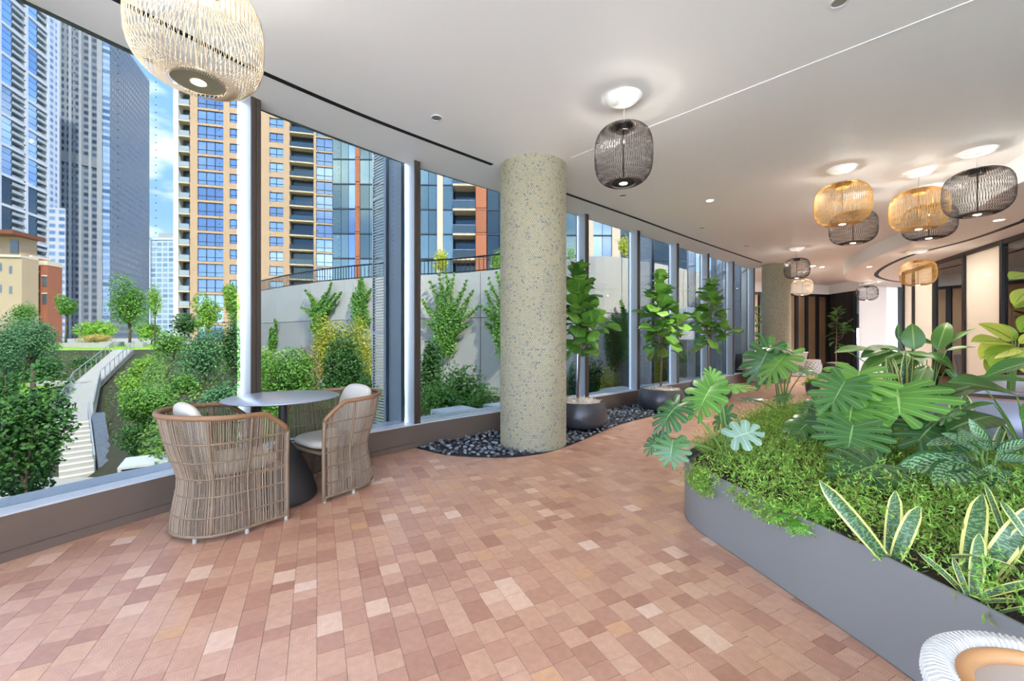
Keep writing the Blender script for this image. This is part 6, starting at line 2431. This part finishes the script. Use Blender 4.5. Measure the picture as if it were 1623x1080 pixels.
def build_grey_tower():
    gl = gridmat('grey_tower_windows', 3.3, 3.85, 0.72, 0.55, '6f757d', '25303d', '42546a', 0.12, 0.7)
    gr = gridmat('grey_tower_side', 3.0, 3.85, 0.55, 0.5, '666d76', '2f3946', '46566a', 0.15, 0.7)
    t = thing('grey_tower', 'very tall grey office tower with vertical ribs behind the lawn', 'tower')
    H = 182
    C = at(163, HY, 238)
    D1 = Vector((-1.037, -1.0)).normalized()
    A = C.xy + D1 * 34
    C2 = at(174, HY, 240).xy
    B = C2 + Vector((-0.443, 1.0)).normalized() * 58
    def face(p, q, m, nm, z0=0, z1=H):
        l = (q - p).length
        mb = MB()
        mb.quad((p.x, p.y, z0), (q.x, q.y, z0), (q.x, q.y, z1), (p.x, p.y, z1), uv=[(0, z0), (l, z0), (l, z1), (0, z1)])
        mb.build(nm, m, t)
    face(A, C.xy, gl, 'front_face')
    face(C.xy, C2, gridmat('corner_glass', 50, 3.85, 1.0, 0.6, '8ea6c2', '3f5878', '7f9cc0', 0.1, 0.8), 'corner_glass')
    face(C2, B, gr, 'side_face')
    face(B, B + D1 * 34, gr, 'rear_face')
    face(A, B + D1 * 34, gr, 'far_side_face')
    RB = mat('tower_rib', '8b8e92', 0.7)
    d = (C.xy - A).normalized()
    n = Vector((d.y, -d.x))
    for k in range(9):
        p = A + d * (34 * (k + 0.5) / 8.5 * 0.96)
        mb = MB()
        mb.box((p.x + n.x * .4, p.y + n.y * .4, H / 2), (1.15 if k < 8 else 2.2, 0.9, H), math.atan2(d.y, d.x))
        mb.build('rib', RB, t)
    for z0, z1, nm in ((98, 104, 'plant_floor'), ):
        a, b = A + n * .2, C.xy + n * .2
        mb = MB()
        mb.bar((a.x, a.y, (z0 + z1) / 2), (b.x, b.y, (z0 + z1) / 2), 0.8, z1 - z0)
        mb.build(nm, mat('plant_floor', '6c7278', 0.7), t)
    mb = MB()
    mb.prism([tuple(A), tuple(C.xy), tuple(C2), tuple(B), tuple(B + D1 * 34)], H, H + 1)
    mb.build('roof', RB, t)
build_grey_tower()

def build_small_towers():
    t = thing('distant_glass_tower', 'distant pale glass tower between the grey tower and the beige one', 'tower')
    f = Face(258, 320, 1.0, 0.0)
    m = gridmat('distant_windows', 4.6, 4.0, 0.8, 0.68, 'c3cfd4', '6d8fa4', '9fbcc9', 0.12, 0.6)
    z1 = f.z(258, 378)
    for (a, b, z, o, nm) in ((238, 284, z1, 0, 'front_face'),):
        mb = MB()
        f.quad(mb, f.s(a), f.s(b), 0, z, o)
        mb.build(nm, m, t)
    mb = MB()
    f.box(mb, f.s(238), f.s(284), 0, z1, -25, -0.1)
    mb.build('core', mat('distant_core', 'a7b4ba', 0.6), t)
    mb = MB()
    f.box(mb, f.s(248), f.s(284), z1, f.z(258, 369), -15, -2)
    mb.build('crown', mat('distant_crown', 'a9b0b0', 0.7), t)
    mb = MB()
    f.box(mb, f.s(237), f.s(285), z1 - 1.2, z1 + .4, -25, 0.4)
    mb.build('cornice', mat('distant_trim', 'd3d8da', 0.7), t)
    # low beige building and brick building at the left edge
    LB = mat('limestone', 'bda688', 0.8, noise=(0.3, 0.06))
    BRK = mat('red_brick', 'a4664c', 0.85, noise=(2, 0.15))
    BR2 = mat('stone_trim', 'd9cbb4', 0.8)
    WIN = skyglass('small_window', '6f7d85', 0.1, 0.4)
    f = Face(20, 70, 1.0, 0.18)
    t = thing('limestone_house', 'low pale limestone building with a brown roof canopy at the left edge', 'building')
    zt = f.z(20, 408)
    mb = MB()
    f.box(mb, f.s(-60), f.s(34.5), -1, zt, -3, 0)
    mb.build('wall', LB, t)
    mb = MB()
    f.box(mb, f.s(-60), f.s(34.8), zt, zt + .4, -3, 0.25)
    mb.build('parapet', BR2, t)
    for px, py in ((1, 424), (17, 428), (1, 458), (17, 460), (-20, 424), (-20, 456)):
        mb = MB()
        f.box(mb, f.s(px - 2.2), f.s(px + 2.2), f.z(20, py + 6), f.z(20, py - 6), -0.1, 0.06)
        mb.build('window', WIN, t)
    mb = MB()
    f.box(mb, f.s(-40), f.s(14), zt, f.z(20, 372), -5, -2)
    mb.build('penthouse', LB, t)
    mb = MB()
    f.box(mb, f.s(-2), f.s(11), zt + 1.0, f.z(20, 377), -2.02, -1.9)
    mb.build('penthouse_glazing', WIN, t)
    mb = MB()
    f.box(mb, f.s(-45), f.s(28), f.z(20, 372), f.z(20, 366), -5, 0.8)
    mb.build('roof_canopy', mat('brown_roof', '7d4a35', 0.7), t)
    f = Face(55, 74, 1.0, 0.18)
    t = thing('brick_house', 'narrow red brick building with pale window surrounds beside the limestone one', 'building')
    zt = f.z(55, 409)
    mb = MB()
    f.box(mb, f.s(36), f.s(56), -1, zt, -3, 0.4)
    mb.build('bay', BRK, t)
    mb = MB()
    f.box(mb, f.s(56), f.s(75), -1, f.z(55, 420), -3, 0)
    mb.build('wing', BRK, t)
    mb = MB()
    f.box(mb, f.s(36), f.s(56.5), zt, zt + .35, -3, 0.6)
    mb.build('parapet', BR2, t)
    mb = MB()
    f.box(mb, f.s(56), f.s(75.5), f.z(55, 420), f.z(55, 413), -3, 0.1)
    mb.build('cornice', BR2, t)
    for px, py in ((58.8, 440), (58.8, 470), (71, 446), (71, 474)):
        mb = MB()
        f.box(mb, f.s(px - 3.4), f.s(px + 3.4), f.z(55, py + 8), f.z(55, py - 8), -0.1, 0.08)
        w = mb.build('window', WIN, t)
        mb = MB()
        f.box(mb, f.s(px - 4), f.s(px + 4), f.z(55, py - 8), f.z(55, py - 10), -0.1, 0.14)
        mb.build('lintel', BR2, w)
build_small_towers()
